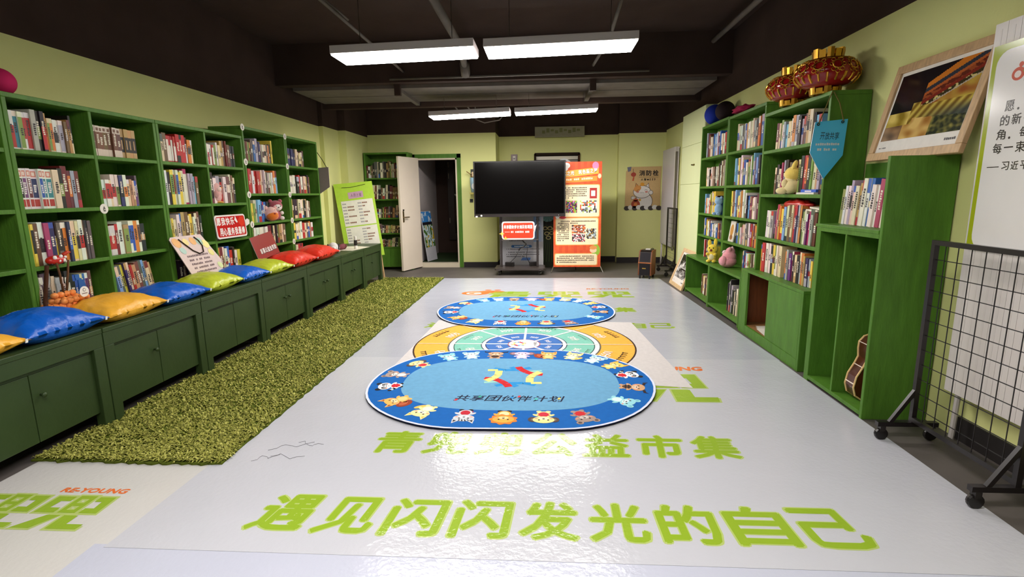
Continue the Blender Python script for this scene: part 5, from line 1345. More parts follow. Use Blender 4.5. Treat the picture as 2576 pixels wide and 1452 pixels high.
# ------------------------------------------------------------------ screen on its trolley
t = thing('screen_trolley', 'black wheeled trolley carrying the big screen, with a flat base plate', 'trolley', (-.44, 9.1, 0))
G1 = (48, 40, 38)
for x in (-.775, -.135): MB().box(x-.02, x+.02, 9.08, 9.13, .125, 1.9, 'plastic', G1).build('post', t, bevel=.004)
MB().slab(rrect(-.88, 8.86, -.005, 9.36, .05), (0, 0, .122), X_, Y_, .03, 'plastic', (62, 54, 50)).build('base_plate', t)
MB().box(-.76, -.12, 8.99, 9.2, .60, .612, 'plastic', (70, 62, 58)).build('tray', t, bevel=.003)
MB().box(-.8, -.1, 9.13, 9.16, 1.3, 1.36, 'plastic', G1).build('crossbar', t); MB().box(-.8, -.1, 9.13, 9.16, 1.6, 1.66, 'plastic', G1).build('crossbar', t)
for (x, y) in ((-.80, 8.92), (-.09, 8.92), (-.80, 9.30), (-.09, 9.30)):
    c = MB(); c.lathe([(.0, -.012), (.032, -.012), (.036, 0), (.032, .012), (0, .012)], (x, y, .0365), 'plastic', (30, 28, 28), n=16, rot=Matrix.Rotation(math.pi/2, 3, 'Y'))
    w_ = c.build('caster', t); c = MB(); c.lathe([(.014, -.016), (.016, .016)], (x, y, .0365), 'metal', (210, 205, 200), n=12, rot=Matrix.Rotation(math.pi/2, 3, 'Y')); c.box(x-.02, x+.02, y-.008, y+.008, .074, .093, 'metal', (120, 115, 110)); w_['_w'] = tuple(t['_w']); c.build('hub', w_)
t = thing('flat_screen', 'big black interactive flat screen with a dark glossy face', 'screen', (-.44, 9.05, 1.0))
MB().box(-1.225, .345, 9.0, 9.07, 1.005, 1.945, 'plastic', (26, 22, 22)).build('housing', t, bevel=.004)
MB().box(-1.20, .32, 8.996, 8.9995, 1.065, 1.925, 'screen').build('display', t)
m = MB(); m.box(-1.22, .34, 8.985, 9.0, 1.01, 1.05, 'plastic', (40, 34, 34)); m.box(-1.215, .335, 8.983, 8.985, 1.045, 1.052, 'metal', (110, 104, 100)); m.build('lower_bezel', t)
m = MB(); m.flat(circ(-1.10, 1.03, .016), (0, 8.984, 0), X_, Z_, .0005, 'plastic', (225, 220, 215)); m.flat([(-1.20, 1.0), (-1.165, 1.0), (-1.165, 1.028), (-1.20, 1.028)], (0, 8.984, 0), X_, Z_, .0005, 'paper', (215, 210, 205)); m.flat(circ(.23, 1.03, .005), (0, 8.984, 0), X_, Z_, .0005, 'plastic', (220, 220, 220)); m.build('buttons', t)
sg = bubble('red speech bubble sign with white border standing on the screen trolley tray', (-.755, 9.03, .613), X_, V((0, .05, 1)), .57, .31, [(.54, .20), (.61, .255), (.60, .235), (.575, .13), (.54, .14)], 'speech_bubble_sign',
            [('共享团伙伴计划示范项目', .035, .185, .50, .062, .03)], red=(214, 66, 44))
pr = MB(); o_ = V((-.755, 9.03, .613)); uu = V((0, .05, 1)).normalized()
pr.flat([(.05, .128), (.14, .128), (.14, .133), (.05, .133)], o_, X_, uu, .002, 'print_gloss', (245, 236, 230)); lines(pr, o_+X_*.16+uu*.115, X_, uu, .33, 1, .03, .034, (240, 220, 212), 'print_gloss', .002, 3, .025); pr.build('small_lettering', sg)
pr = MB()
for (x, y, s_) in ((.0, .10, .05), (.065, .02, .042)): pr.flat([(x-s_, y), (x-s_*.25, y+s_*.25), (x, y+s_), (x+s_*.25, y+s_*.25), (x+s_, y), (x+s_*.25, y-s_*.25), (x, y-s_), (x-s_*.25, y-s_*.25)], o_, X_, uu, .003, 'print_gloss', (250, 200, 90))
pr.build('sparkle', sg)
for k, (x, a) in enumerate(((-.69, -.3), (-.24, .3))):
    m = MB(); d = V((math.cos(a), math.sin(a), 0)); m.obox((x-.03, 9.16, .1225), d*.16, V((-d.y, d.x, 0))*.07, (0, 0, .075), 'plastic', (30, 26, 26)); tag(m.build('computer_speaker', bevel=.008), 'small black desktop speaker on the trolley base, %s of the pair' % ('left' if k == 0 else 'right'), 'speaker')
m = MB(); m.tube([(-.40, 9.06, .60), (-.37, 9.05, .56), (-.33, 9.05, .53), (-.38, 9.05, .48), (-.44, 9.05, .46), (-.46, 9.05, .42)], .012, 'plastic', (26, 22, 22), n=7); m.tube([(-.34, 9.05, .53), (-.31, 9.05, .45), (-.33, 9.05, .3), (-.28, 9.06, .2)], .005, 'plastic', (36, 30, 30), n=6); m.tube([(-.46, 9.05, .42), (-.52, 9.06, .3), (-.62, 9.1, .2)], .005, 'plastic', (36, 30, 30), n=6)
tag(m.build('cable_bundle', smooth=True), 'black cable bundle dangling from the trolley tray', 'cable')

# ------------------------------------------------------------------ banner stands
def banner_frame(t, x0, x1, z0, z1, y):
    m = MB()
    for (a, b_) in ((x0, x1), (x1, x0)): m.tube([(a, y+.01, z1-.02), ((a+b_)/2, y+.06, (z0+z1)/2), (b_, y+.01, z0+.02)], .006, 'metal', (60, 60, 64), n=6)
    m.build('cross_poles', t)
    for (x, d) in ((x0, -.05), (x1, .05)): MB().tube([(x, y+.005, z0+.02), (x+d, y-.05, 0.006)], .007, 'metal', (190, 186, 180), n=6).build('leg', t)
    MB().tube([((x0+x1)/2, y+.06, (z0+z1)/2), ((x0+x1)/2, y+.3, .006)], .007, 'metal', (60, 60, 64), n=6).build('leg', t)
t = thing('banner_stand', 'orange banner stand with cream text panels and photos right of the screen', 'banner stand', (.56, 9.2, 0))
o_ = V((.145, 9.20, .10)); bw, bh = .83, 1.825
def red_sheet(u, v):
    a = math.atan2(v-.55, u-.45); s_ = .5+.5*math.sin(a*26)
    return mixc((214, 74, 36), (236, 120, 58), .35*s_+.3*abs(u-.5))
sh = MB(); sh.slab([(0, 0), (bw, 0), (bw, bh), (0, bh)], o_, X_, Z_, .003, 'paper', (222, 90, 44)); sh.build('sheet', t)
pr = MB(); picture(pr, o_, X_, Z_, bw, bh, red_sheet, 16, 36, 'paper', .0008); pr.build('printed_ground', t)
pr = MB(); B = lambda p, c, l: pr.flat(p, o_, X_, Z_, l, 'paper', c)
for (x0, y0, x1, y1) in ((.035, .89, .79, 1.43), (.045, .40, .775, .86), (.03, .04, .765, .235)):
    B(rrect(x0-.012, y0-.012, x1+.012, y1+.012, .03), (240, 176, 96), .0014); B(rrect(x0, y0, x1, y1, .03), (248, 230, 190), .0018)
pr.build('text_panels', t)
for (pn, els) in (('title_ribbon', [([(.10, 1.55), (.775, 1.62), (.775, 1.73), (.10, 1.66)], (246, 180, 74), .0014), ([(.10, 1.465), (.75, 1.50), (.75, 1.585), (.10, 1.55)], (244, 150, 60), .0016)]),
                  ('balloon_print', [(circ(.72, 1.755, .055, .065), (222, 140, 190), .0015)]), ('cloud_print', [(circ(.215, 1.76, .07, .05), (246, 240, 236), .0015), (circ(.16, 1.71, .09, .05), (246, 240, 236), .0016)]),
                  ('star_print', [(circ(.79, 1.58, .03, .04), (250, 220, 180), .0018)]), ('child_print', [(circ(.745, .30, .075, .10), (150, 190, 60), .0015), (circ(.70, .30, .06, .05), (246, 206, 170), .0021), (circ(.70, .345, .066, .035), (226, 150, 80), .0023)]),
                  ('bird_print', [(circ(.07, .90, .035, .05), (246, 240, 236), .0021), (circ(.16, .875, .06, .025), (204, 50, 60), .0021)])):
    pr = MB()
    for (p, c, l) in els: pr.flat(p, o_, X_, Z_, l, 'paper', c)
    pr.build(pn, t)
pr = MB()
for i, ch in enumerate('彩奖之光 筑色童之梦'):
    if ch != ' ':
        text(pr, ch, o_+X_*(.10+i*.066)+Z_*(1.575+.0068*i), X_, Z_, .062, .075, 'paper', (160, 70, 30), .05, .0022, res=1); text(pr, ch, o_+X_*(.098+i*.066)+Z_*(1.579+.0068*i), X_, Z_, .060, .073, 'paper', (250, 244, 232), .04, .003, res=1)
pr.build('title_lettering', t)
pr = MB(); lines(pr, o_+X_*.12+Z_*1.50, V((1, 0, .05)), Z_, .60, 1, .05, .035, (255, 236, 200), lift=.0022, seed=5, cw=.033); pr.build('subtitle_lettering', t)
for (x, z, w_, n_, p_, sd) in ((.06, 1.375, .53, 6, .034, 1), (.08, .80, .67, 2, .034, 2), (.065, .735, .22, 9, .034, 3), (.06, .185, .68, 4, .036, 4)):
    pr = MB(); lines(pr, o_+X_*x+Z_*z, X_, Z_, w_, n_, p_, .02, (80, 56, 40), lift=.0026, seed=sd, cw=.0235); pr.build('fine_print', t)
def crowd(pal, seed):
    def f(u, v):
        n = vn(u*5, v*5, seed); k = vn(u*9+4, v*9, seed+2)
        return pal[min(len(pal)-1, int((n*.9+.5)*len(pal)) if 0 <= (n*.9+.5) < 1 else (0 if n < 0 else len(pal)-1))] if k > -.25 else (60, 46, 44)
    return f
for (x0, y0, x1, y1, pal, sd) in ((.215, .955, .41, 1.165, [(90, 40, 90), (150, 190, 60), (190, 60, 70), (60, 70, 150), (210, 150, 190)], 1), (.46, .955, .75, 1.165, [(200, 205, 205), (190, 205, 80), (220, 225, 225), (214, 90, 50), (110, 120, 120)], 2), (.32, .60, .56, .745, [(240, 235, 225), (220, 120, 60), (180, 90, 80), (240, 230, 220)], 3), (.575, .50, .745, .68, [(180, 200, 205), (230, 225, 215), (70, 60, 60), (190, 150, 70)], 4), (.325, .45, .555, .59, [(200, 200, 206), (190, 70, 80), (230, 225, 225), (110, 90, 90)], 5)):
    q = MB(); picture(q, o_+X_*x0+Z_*y0, X_, Z_, x1-x0, y1-y0, crowd(pal, sd*7.3), 13, 9, 'paper', .0026); q.build('printed_photo', t)
q = MB(); q.flat([(.625, 1.20), (.75, 1.20), (.75, 1.38), (.625, 1.38)], o_, X_, Z_, .0024, 'paper', (176, 44, 44)); q.flat([(.65, 1.24), (.72, 1.24), (.72, 1.335), (.65, 1.335)], o_, X_, Z_, .0028, 'paper', (240, 230, 225)); q.build('certificate_print', t)
banner_frame(t, .15, .97, .1, 1.92, 9.205)
t = thing('banner_stand', 'greyish blue banner stand mostly hidden behind the screen trolley', 'banner stand', (-.43, 9.5, 0))
o_ = V((-.835, 9.50, .085)); bw, bh = .80, 1.78
MB().slab([(0, 0), (bw, 0), (bw, bh), (0, bh)], o_, X_, Z_, .003, 'paper', (178, 176, 184)).build('sheet', t)
def blue_side(u, v): return mixc((120, 160, 214), (206, 208, 216), abs(u*1.1-.1)+.12*vn(u*3, v*6)) if v > .25 else (196, 194, 198)
q = MB(); picture(q, o_+X_*.62, X_, Z_, .18, bh, blue_side, 5, 24, 'paper', .0008); q.build('blue_ground', t)
q = MB(); B = lambda p, c, l: q.flat(p, o_, X_, Z_, l, 'paper', c)
for (y, w_) in ((.545, .40), (.36, .38)): B(rrect(.21, y-.025, .21+w_, y+.025, .024), (36, 92, 150), .0016)
B([(.38, .10), (.55, .10), (.57, .15), (.42, .155)], (80, 120, 190), .0016)
for k in range(5): B(circ(.16+.09*k, .98, .03, .035), (70, 60, 60) if k % 2 else (150, 130, 140), .0016)
q.build('headers', t)
for (x, z, w_, n_, p_, h_, c_, sd, cw_) in ((.18, .49, .44, 2, .035, .016, (50, 46, 50), 6, .016), (.12, .305, .62, 1, .035, .014, (50, 46, 50), 7, .014), (.12, .245, .62, 3, .04, .016, (50, 46, 50), 8, .016), (.27, .352, .3, 1, .03, .02, (230, 236, 240), 9, .025)):
    q = MB(); lines(q, o_+X_*x+Z_*z, X_, Z_, w_, n_, p_, h_, c_, lift=.002, seed=sd, cw=cw_); q.build('fine_print', t)
q = MB()
for k, ch in enumerate('伙伴计划'): text(q, ch, o_+X_*.665+Z_*(.88-.075*k), X_, Z_, .07, .068, 'paper', (52, 48, 60), .02, .0016, res=1)
q.build('lettering', t)
banner_frame(t, -.83, -.04, .085, 1.86, 9.505)
t = thing('flower_cutout', 'dark green cutout panel with pale daisies between the screen and the orange banner', 'cutout', (.1, 9.95, 0))
MB().slab([(-.14, 0), (.30, 0), (.30, .93), (.2, .98), (-.05, 1.0), (-.14, .9)], (0, 9.95, .001), X_, Z_, .01, 'paper', (34, 46, 20), (30, 30, 20)).build('panel', t)
q = MB(); B = lambda p, c, l: q.flat(p, (0, 9.95, .001), X_, Z_, l, 'paper', c)
for (x, z, r) in ((.0, .74, .045), (.09, .74, .05), (.03, .64, .05), (.12, .65, .045), (.06, .56, .05), (.17, .72, .04)): B(circ(x, z, r, r*.75), (206, 196, 130), .0015); B(circ(x, z, r*.65, r*.45), (34, 30, 16), .002)
B(circ(.045, .95, .12, .09), (120, 170, 176), .0015)
for k in range(9): B([(.045, .95), (.045+.118*math.cos(k*.7), .95+.088*math.sin(k*.7)), (.045+.118*math.cos(k*.7+.12), .95+.088*math.sin(k*.7+.12))], (70, 120, 130), .002)
for (x, z) in ((-.03, .84), (.07, .83), (.16, .85)): B(circ(x, z, .045, .04), (20, 18, 14), .0016)
for k in range(7): B([(-.1+k*.055, .1), (-.085+k*.055, .1), (.0+k*.03, .55), (-.005+k*.03, .55)], (66, 92, 34), .0014)
q.build('flower_print', t)
m = MB(); m.slab(circ(.36, 1.55, .26, .50, n=28), (0, 10.25, 0), X_, Z_, .01, 'paper', (216, 220, 222)); m.flat(circ(.36, 1.55, .22, .46, n=28), (0, 10.25, 0), X_, Z_, .001, 'paper', (96, 140, 180)); m.box(.33, .39, 10.25, 10.27, 0.001, 1.1, 'wood', (150, 130, 100)); tag(m.build('rounded_board'), 'blue rounded board with a white rim showing above the screen in the dark doorway', 'board')

# ------------------------------------------------------------------ portable wooden speaker
t = thing('trolley_speaker', 'portable black speaker with brown wooden sides at the far right of the white floor', 'speaker', (1.7, 8.58, .0025))
A0 = V((1.515, 8.525, 0)); fx = (V((1.71, 8.43, 0))-A0); fw_ = fx.length; fx.normalize(); fd = V((-fx.y, fx.x, 0)); dep = .27
side_prof = [(0, .055), (0, .27), (.045, .435), (.09, .462), (dep, .462), (dep, .055)]
for s_ in (0, fw_-.02):
    m = MB(); m.slab(side_prof, A0+fx*(s_+.02), fd, Z_, .02, 'wood', (112, 60, 26)) if False else m.slab([(p[0], p[1]) for p in side_prof], A0+fx*s_, fd, Z_, -.02, 'wood', (112, 60, 26)); m.build('side_panel', t, bevel=.003)
m = MB(); m.add([A0+fx*x+fd*d+Z_*z for x in (.02, fw_-.02) for (d, z) in side_prof], [(0, 1, 7, 6), (1, 2, 8, 7), (2, 3, 9, 8), (3, 4, 10, 9), (4, 5, 11, 10), (5, 0, 6, 11)], 'plastic', (30, 24, 22)); m.build('cabinet_body', t)
m = MB(); m.obox(A0+fx*.025-fd*.006+Z_*.068, fx*(fw_-.05), fd*.006, Z_*.185, 'matte', (26, 22, 24)); m.build('lower_grille', t, bevel=.002)
sl = V((0, 0, 0))+fd*.045+Z_*.165
m = MB(); m.obox(A0+fx*.03+Z_*.275-fd*.004+sl*.06, fx*(fw_-.06), sl*.86, fd*.004, 'matte', (36, 33, 38)); m.build('upper_grille', t)
m = MB(); m.obox(A0-fd*.004+Z_*.255, fx*fw_, fd*.006, Z_*.016, 'wood', (160, 92, 44)); m.build('trim_strip', t)
m = MB(); m.obox(A0+fx*.07-fd*.009+Z_*.165, fx*.06, fd*.003, Z_*.016, 'metal', (220, 180, 90)); m.flat(circ(.105, .36, .012, .012, n=8), A0-fd*.002+fd*.03, fx, Z_, .001, 'metal', (200, 200, 200)); m.build('badge', t)
for (x, d) in ((.03, .02), (fw_-.03, .02), (.03, dep-.03), (fw_-.03, dep-.03)): MB().lathe([(.014, .0), (.018, .055)], A0+fx*x+fd*d+Z_*.0022, 'plastic', (28, 24, 24), n=10).build('leg', t)
m = MB(); m.obox(A0+fx*.08+fd*.13+Z_*.4625, fx*.08, fd*.05, Z_*.022, 'plastic', (196, 190, 184)); m2 = tag(m.build('power_adapter', bevel=.004), 'grey power adapter lying on top of the portable speaker', 'adapter'); m = MB(); p = A0+fx*.16+fd*.15+Z_*.475; m.tube([p, p+fx*.03+Z_*.02, p+fx*.04+Z_*.0+fd*.04, p+fx*.0+fd*.08-Z_*.008], .005, 'plastic', (40, 34, 32), n=6); m.build('cord', m2, smooth=True)

# ------------------------------------------------------------------ leaning framed photo
def framed(name, label, o, ux, uy, w, h, fw, margin, fn, nx, ny, wood, sig=True, dp=.028, group=None):
    o, ux, uy = V(o), V(ux).normalized(), V(uy).normalized(); nn = ux.cross(uy)
    t = thing(name, label, 'framed picture', o+ux*w/2, group)
    f = MB()
    for (x0, x1, y0, y1) in ((0, w, 0, fw), (0, w, h-fw, h), (0, fw, fw, h-fw), (w-fw, w, fw, h-fw)): f.obox(o+ux*x0+uy*y0-nn*dp, ux*(x1-x0), uy*(y1-y0), nn*dp, 'wood', wood)
    f.build('frame', t, bevel=.003)
    m = MB(); m.obox(o+ux*fw+uy*fw-nn*(dp-.004), ux*(w-2*fw), uy*(h-2*fw), nn*.010, 'paper', (228, 222, 214)); m.build('mount', t)
    x0, x1, y0, y1 = fw+margin[0], w-fw-margin[1], fw+margin[2], h-fw-margin[3]
    m = MB(); picture(m, o+ux*x0+uy*y0-nn*(dp-.014), ux, uy, x1-x0, y1-y0, fn, nx, ny, 'print_gloss', .0008); m.build('photo_print', t)
    m = MB(); lines(m, o+ux*(x1-.09)+uy*(fw+margin[2]*.4)-nn*(dp-.014), ux, uy, .085, 1, .02, .014, (60, 56, 60), lift=.001, seed=2, cw=.014); lines(m, o+ux*(x0+.01)+uy*(fw+margin[2]*.35)-nn*(dp-.014), ux, uy, .08, 1, .02, .008, (120, 116, 118), lift=.001, seed=3, cw=.01); m.build('caption', t)
    return t
def bw_photo(u, v):
    g = 140+170*vn(u*4, v*5, 3)+110*vn(u*11, v*12, 8)
    if v > .75: g = 60+120*vn(u*12, v*3, 1)
    if .35 < v < .46 and u > .3: g = 40+150*(int(v*60) % 2)
    g = max(12, min(235, g)); return (g, g*.98, g*.96)
framed('framed_photo', 'black and white framed photo leaning on the pale green cupboard at floor level', (1.925, 8.125, .0005), -Y_, V((.21, 0, .545)), .715, .585, .055, (.035, .035, .085, .035), bw_photo, 44, 36, (216, 184, 140))
# large night photograph of a palace gate, painted as plain bands of roof and wall
def gate_photo(u, v):
    n = vn(u*8, v*8, 5); n2 = vn(u*20, v*20, 2)
    e = .52+.42*(1-u)*0
    sl_ = (v-.42)-(u-.45)*.55          # rising roof lines toward the right
    if u > .40 and v > .46+.0*u and sl_ < .40+.1*(u-.5):
        if sl_ > .31: return (206, 120, 40)
        if sl_ > .245: return (52, 56, 66)
        if sl_ > .20: return (176, 92, 44)
        if sl_ > .13: return (96, 40, 26) if n2 < .1 else (150, 74, 40)
        if sl_ > .075: return (128, 44, 30)
        if sl_ > .02: return (60, 52, 30) if n2 < .15 else (206, 190, 120)
        if sl_ > .0: return (186, 170, 150)
        return mixc((150, 84, 40), (196, 176, 70), .5+n)
    if v > .52-.10*(u < .3): return (26, 20, 24) if n2 < .45 else (34, 28, 30)
    if v > .22+.12*(u > .35)*(1-u):
        st_ = .5+.5*math.sin((u*1.0-v*.55)*60)
        base = mixc((120, 90, 30), (206, 182, 84), st_) if u > .3 else mixc((140, 116, 36), (226, 200, 110), .5+n)
        return mixc(base, (40, 56, 70), max(0, min(.75, (u-.35)*1.5*(.42-v)*6)))
    if u < .25: return mixc((88, 66, 44), (190, 150, 110), .5+n) if v < .24 else (200, 160, 70)
    if u < .62: return mixc((222, 186, 112), (160, 110, 50), .35+n*1.2)
    return mixc((44, 50, 34), (150, 140, 70), .3+n2)
framed('framed_picture', 'large framed night photo of a lit palace roof standing on the tall cabinet', (2.165, 3.755, 1.5835), -Y_, V((.13, -.03, .59)), .805, .605, .05, (.02, .02, .075, .022), gate_photo, 120, 84, (196, 160, 116))

# ------------------------------------------------------------------ red and gold lanterns
def lantern(label, cx, cy, z0, s, seed):
    t = thing('palace_lantern', label, 'lantern', (cx, cy, z0), 'red and gold lanterns')
    RD, GD = (150, 22, 26), (212, 160, 60)
    prof = [(.09, .045), (.145, .055), (.19, .085), (.212, .13), (.212, .16), (.19, .205), (.145, .24), (.09, .252)]
    m = MB(); m.lathe([(r*s, z*s) for r, z in prof], (cx, cy, z0), 'print_gloss', RD, n=40); m.build('body', t, smooth=True)
    for (r0, za, zb, nm_) in ((.09, 0.0, .05, 'foot_ring'), (.09, .248, .315, 'top_ring')):
        m = MB(); n = 12
        for k in range(n):
            a0, a1 = 2*math.pi*k/n, 2*math.pi*(k+.82)/n
            rr = [(r0+.012), r0-.012]
            ring_ = []
            for a in (a0, (a0+a1)/2, a1): ring_.append(a)
            P_ = lambda a, r, z: V((cx+r*s*math.cos(a), cy+r*s*math.sin(a), z0+z*s))
            for i in range(2):
                b0, b1 = ring_[i], ring_[i+1]; zz = zb-.012 if k % 2 else zb
                m.add([P_(b0, rr[0], za), P_(b1, rr[0], za), P_(b1, rr[0]*1.06, zz), P_(b0, rr[0]*1.06, zz), P_(b0, rr[1], za), P_(b1, rr[1], za), P_(b1, rr[1], zz), P_(b0, rr[1], zz)], [(0, 1, 2, 3), (7, 6, 5, 4), (3, 2, 6, 7), (0, 3, 7, 4), (1, 5, 6, 2), (0, 4, 5, 1)], 'metal', GD)
        m.torus((cx, cy, z0+(za+.01)*s), Z_, r0*s, .012*s, 'metal', GD, 28, 6)
        m.build(nm_, t)
    m = MB(); n = 11
    def on(a, z):
        for i in range(len(prof)-1):
            if prof[i][1] <= z <= prof[i+1][1]:
                f = (z-prof[i][1])/max(1e-6, prof[i+1][1]-prof[i][1]); r = prof[i][0]*(1-f)+prof[i+1][0]*f
                return V((cx+(r+.004)*s*math.cos(a), cy+(r+.004)*s*math.sin(a), z0+z*s))
        return V((cx, cy, z0))
    for k in range(n):
        a = 2*math.pi*k/n
        p = on(a, .175); nrm = V((math.cos(a), math.sin(a), .45)); m.torus(p, nrm, .032*s, .0045*s, 'metal', GD, 12, 5)
        for j in range(8):
            b_ = 2*math.pi*j/8; q = on(a+.18*math.cos(b_), .175+.048*math.sin(b_)); m.torus(q, V((math.cos(a), math.sin(a), .45 if math.sin(b_) > -.5 else .1)), .0135*s, .003*s, 'metal', GD, 8, 4)
        m.tube([on(a+.28, .07), on(a+.28, .10), on(a+.28, .125)], .0085*s, 'metal', GD, n=6); m.tube([on(a+.0, .075), on(a, .095), on(a, .115)], .007*s, 'metal', GD, n=6)
    m.torus((cx, cy, z0+.228*s), Z_, .170*s, .005*s, 'metal', GD, 40, 5); m.build('gold_lattice', t)
lantern('bigger looking red and gold lantern nearest the camera on the right bookcase', 2.085, 4.21, 2.0955, 1.0, 1)
lantern('red and gold lantern further back, half hidden by the nearer lantern', 2.085, 4.725, 2.0955, .98, 2)
m = MB(); m.ell((2.2, 7.18, 2.2455+.128), .128, 'matte', (20, 44, 150), 28, 18); tag(m.build('foam_ball', smooth=True), 'dark blue ball on top of the far right bookcase', 'ball')
m = MB(); m.ell((2.2, 6.78, 2.2455+.115), .115, 'matte', (34, 18, 22), 28, 18); tag(m.build('foam_ball', smooth=True), 'nearly black ball right of the blue ball on the bookcase top', 'ball')
def lump(name, label, cat, c, r, col, m_='cloth', seed=0, amp=.35, n=26):
    mb = MB(); mb.ell((0, 0, 0), 1.0, m_, col, n, n//2+3)
    for i, p in enumerate(mb.v):
        k = 1+amp*vn(p.x*2.3+seed, p.y*2.3, p.z*2.3+seed)+amp*.4*vn(p.x*6+seed, p.y*6, p.z*6)
        mb.v[i] = V((c[0]+p.x*r[0]*k, c[1]+p.y*r[1]*k, max(c[2]-r[2], c[2]+p.z*r[2]*k)))
    return tag(mb.build(name, smooth=True), label, cat)
lump('crumpled_cloth', 'crumpled magenta cloth on top of the right bookcases', 'cloth', (2.2, 6.18, 2.289), (.09, .22, .042), (150, 30, 66), seed=3)
lump('cloth_bag', 'crumpled red cloth bag lying on the books under the yellow plush rabbit', 'bag', (2.13, 4.55, 1.268), (.07, .21, .055), (190, 36, 28), 'satin', seed=6)
# books lying flat
m = MB(); m.obox((2.055, 4.46, 1.3645), (.17, .0, 0), (-.01, -.30, 0), (0, 0, .014), 'paper', (226, 220, 208)); tag(m.build('book'), 'white book lying flat on the shelf edge in front of the yellow plush rabbit', 'book')
m = MB(); m.obox((2.06, 4.40, 1.379), (.15, .0, 0), (.0, -.24, 0), (0, 0, .022), 'paper', (46, 92, 196)); m.obox((2.0585, 4.33, 1.383), (.0012, 0, 0), (0, -.1, 0), (0, 0, .01), 'paper', (226, 220, 220)); tag(m.build('book'), 'thick blue book lying flat on the white book, right of the yellow rabbit', 'book')
m = MB(); m.obox((2.075, 4.155, 1.3645), (.16, 0, 0), (0, -.10, 0), (0, 0, .032), 'paper', (62, 34, 28)); tag(m.build('book'), 'dark brown book lying flat at the right end of the rabbit shelf', 'book')
for k, (y, z) in enumerate(((4.30, 1.235), (4.24, 1.256))):
    m = MB(); m.obox((2.065, y, z), (.15, 0, 0), (.0, -.18, -.004 if k == 0 else -.012), (0, 0, .013), 'paper', (226, 216, 196)); tag(m.build('book'), ('lower' if k == 0 else 'upper')+' of two cream booklets lying across the books under the red bag', 'book')
m = MB(); fo = V((2.150, 6.27, .8185)); m.obox(fo, (0, -.16, 0), (.012, 0, 0), (.03, 0, .235), 'paper', (222, 214, 200)); m.flat(circ(.075, .13, .05, .07), fo, -Y_, V((.03, 0, .235)).normalized(), .001, 'paper', (196, 140, 60)); m.flat(circ(.08, .05, .045, .03), fo, -Y_, V((.03, 0, .235)).normalized(), .0012, 'paper', (150, 96, 40)); tag(m.build('book'), 'white picture book facing outward with a brown drawing, fourth shelf of the middle right bookcase', 'book')

# ------------------------------------------------------------------ blue pennant hanging from the lantern bookcase
t = thing('hanging_pennant', 'blue pennant with dark and white lettering hanging on a cord beside the lantern bookcase', 'pennant', (2.01, 3.96, 1.475))
o_ = V((1.895, 3.955, 1.475)); uz = V((.012, 0, 1)).normalized(); ux = V((1, .06, 0)).normalized()
MB().slab([(.11, 0), (.232, .165), (.242, .415), (.012, .395), (-.005, .185)], o_, ux, uz, .006, 'plastic', (80, 200, 250), (190, 180, 178)).build('panel', t)
q = MB()
for i, ch in enumerate('开放共享'): text(q, ch, o_+ux*(.055+i*.034)+uz*.275, ux, uz, .031, .05, 'plastic', (30, 44, 56), 0.0, .0012, .1)
q.build('lettering', t)
q = MB(); lines(q, o_+ux*.03+uz*.235, ux, uz, .18, 1, .03, .018, (226, 232, 236), lift=.0012, seed=4, cw=.0155); q.build('small_lettering', t); q = MB(); lines(q, o_+ux*.045+uz*.198, ux, uz, .145, 1, .03, .018, (226, 232, 236), lift=.0012, seed=5, cw=.0155); q.build('small_lettering', t)
q = MB(); q.tube([(2.035, 4.0, 2.085), (1.985, 3.97, 1.98), (1.935, 3.952, 1.86)], .004, 'matte', (110, 100, 50), n=6); q.tube([(2.045, 4.0, 2.08), (2.075, 3.97, 2.0), (2.105, 3.955, 1.875)], .004, 'matte', (110, 100, 50), n=6); q.build('cord', t)
for (x, z) in ((.035, .38), (.205, .395)): MB().torus(o_+ux*x+uz*z-Y_*.004, Y_, .008, .003, 'metal', (60, 60, 50), 10, 5).build('eyelet', t)

# ------------------------------------------------------------------ guitar in the tall cabinet
t = thing('acoustic_guitar', 'brown acoustic guitar with cream edges standing in the tall open cabinet', 'guitar', (2.13, 3.37, .0455))
half = [(0.0, .0), (.09, .004), (.135, .035), (.150, .09), (.138, .16), (.105, .225), (.085, .275), (.09, .33), (.088, .375), (.06, .41), (.02, .425)]
gx = 2.135
outl = [(gx-x, .0475+z) for (x, z) in half]+[(gx+x, .0475+z) for (x, z) in half[::-1]]
ya, yb_ = 3.405, 3.31
vs = [V((x, ya, z)) for x, z in outl]+[V((x, yb_, z)) for x, z in outl]; k = len(outl)
m = MB(); m.add(vs, [tuple(range(k)), tuple(range(2*k-1, k-1, -1))]+[(i, k+i, k+(i+1) % k, (i+1) % k) for i in range(k)], 'guitar', (74, 28, 16)); m.build('body', t)
for yy in (ya, yb_):
    m = MB(); m.tube([V((x, yy, z)) for x, z in outl], .006, 'plastic', (226, 190, 130), n=6); m.build('binding', t)
m = MB()
for (i, w_) in ((3.3, .004), (5.0, .003), (8.0, .0025)):
    a = int(i); f = i-a; x = gx-(half[a][0]*(1-f)+half[a+1][0]*f); z = .0475+half[a][1]*(1-f)+half[a+1][1]*f; m.tube([(x-.001, yb_, z), (x-.001, ya, z)], w_, 'plastic', (240, 226, 210), n=6)
m.build('side_stripe', t)
MB().box(gx-.022, gx+.022, 3.31, 3.33, .46, .85, 'wood', (90, 56, 34)).build('neck', t); MB().box(gx-.032, gx+.032, 3.31, 3.328, .85, .97, 'wood', (50, 30, 20)).build('headstock', t)

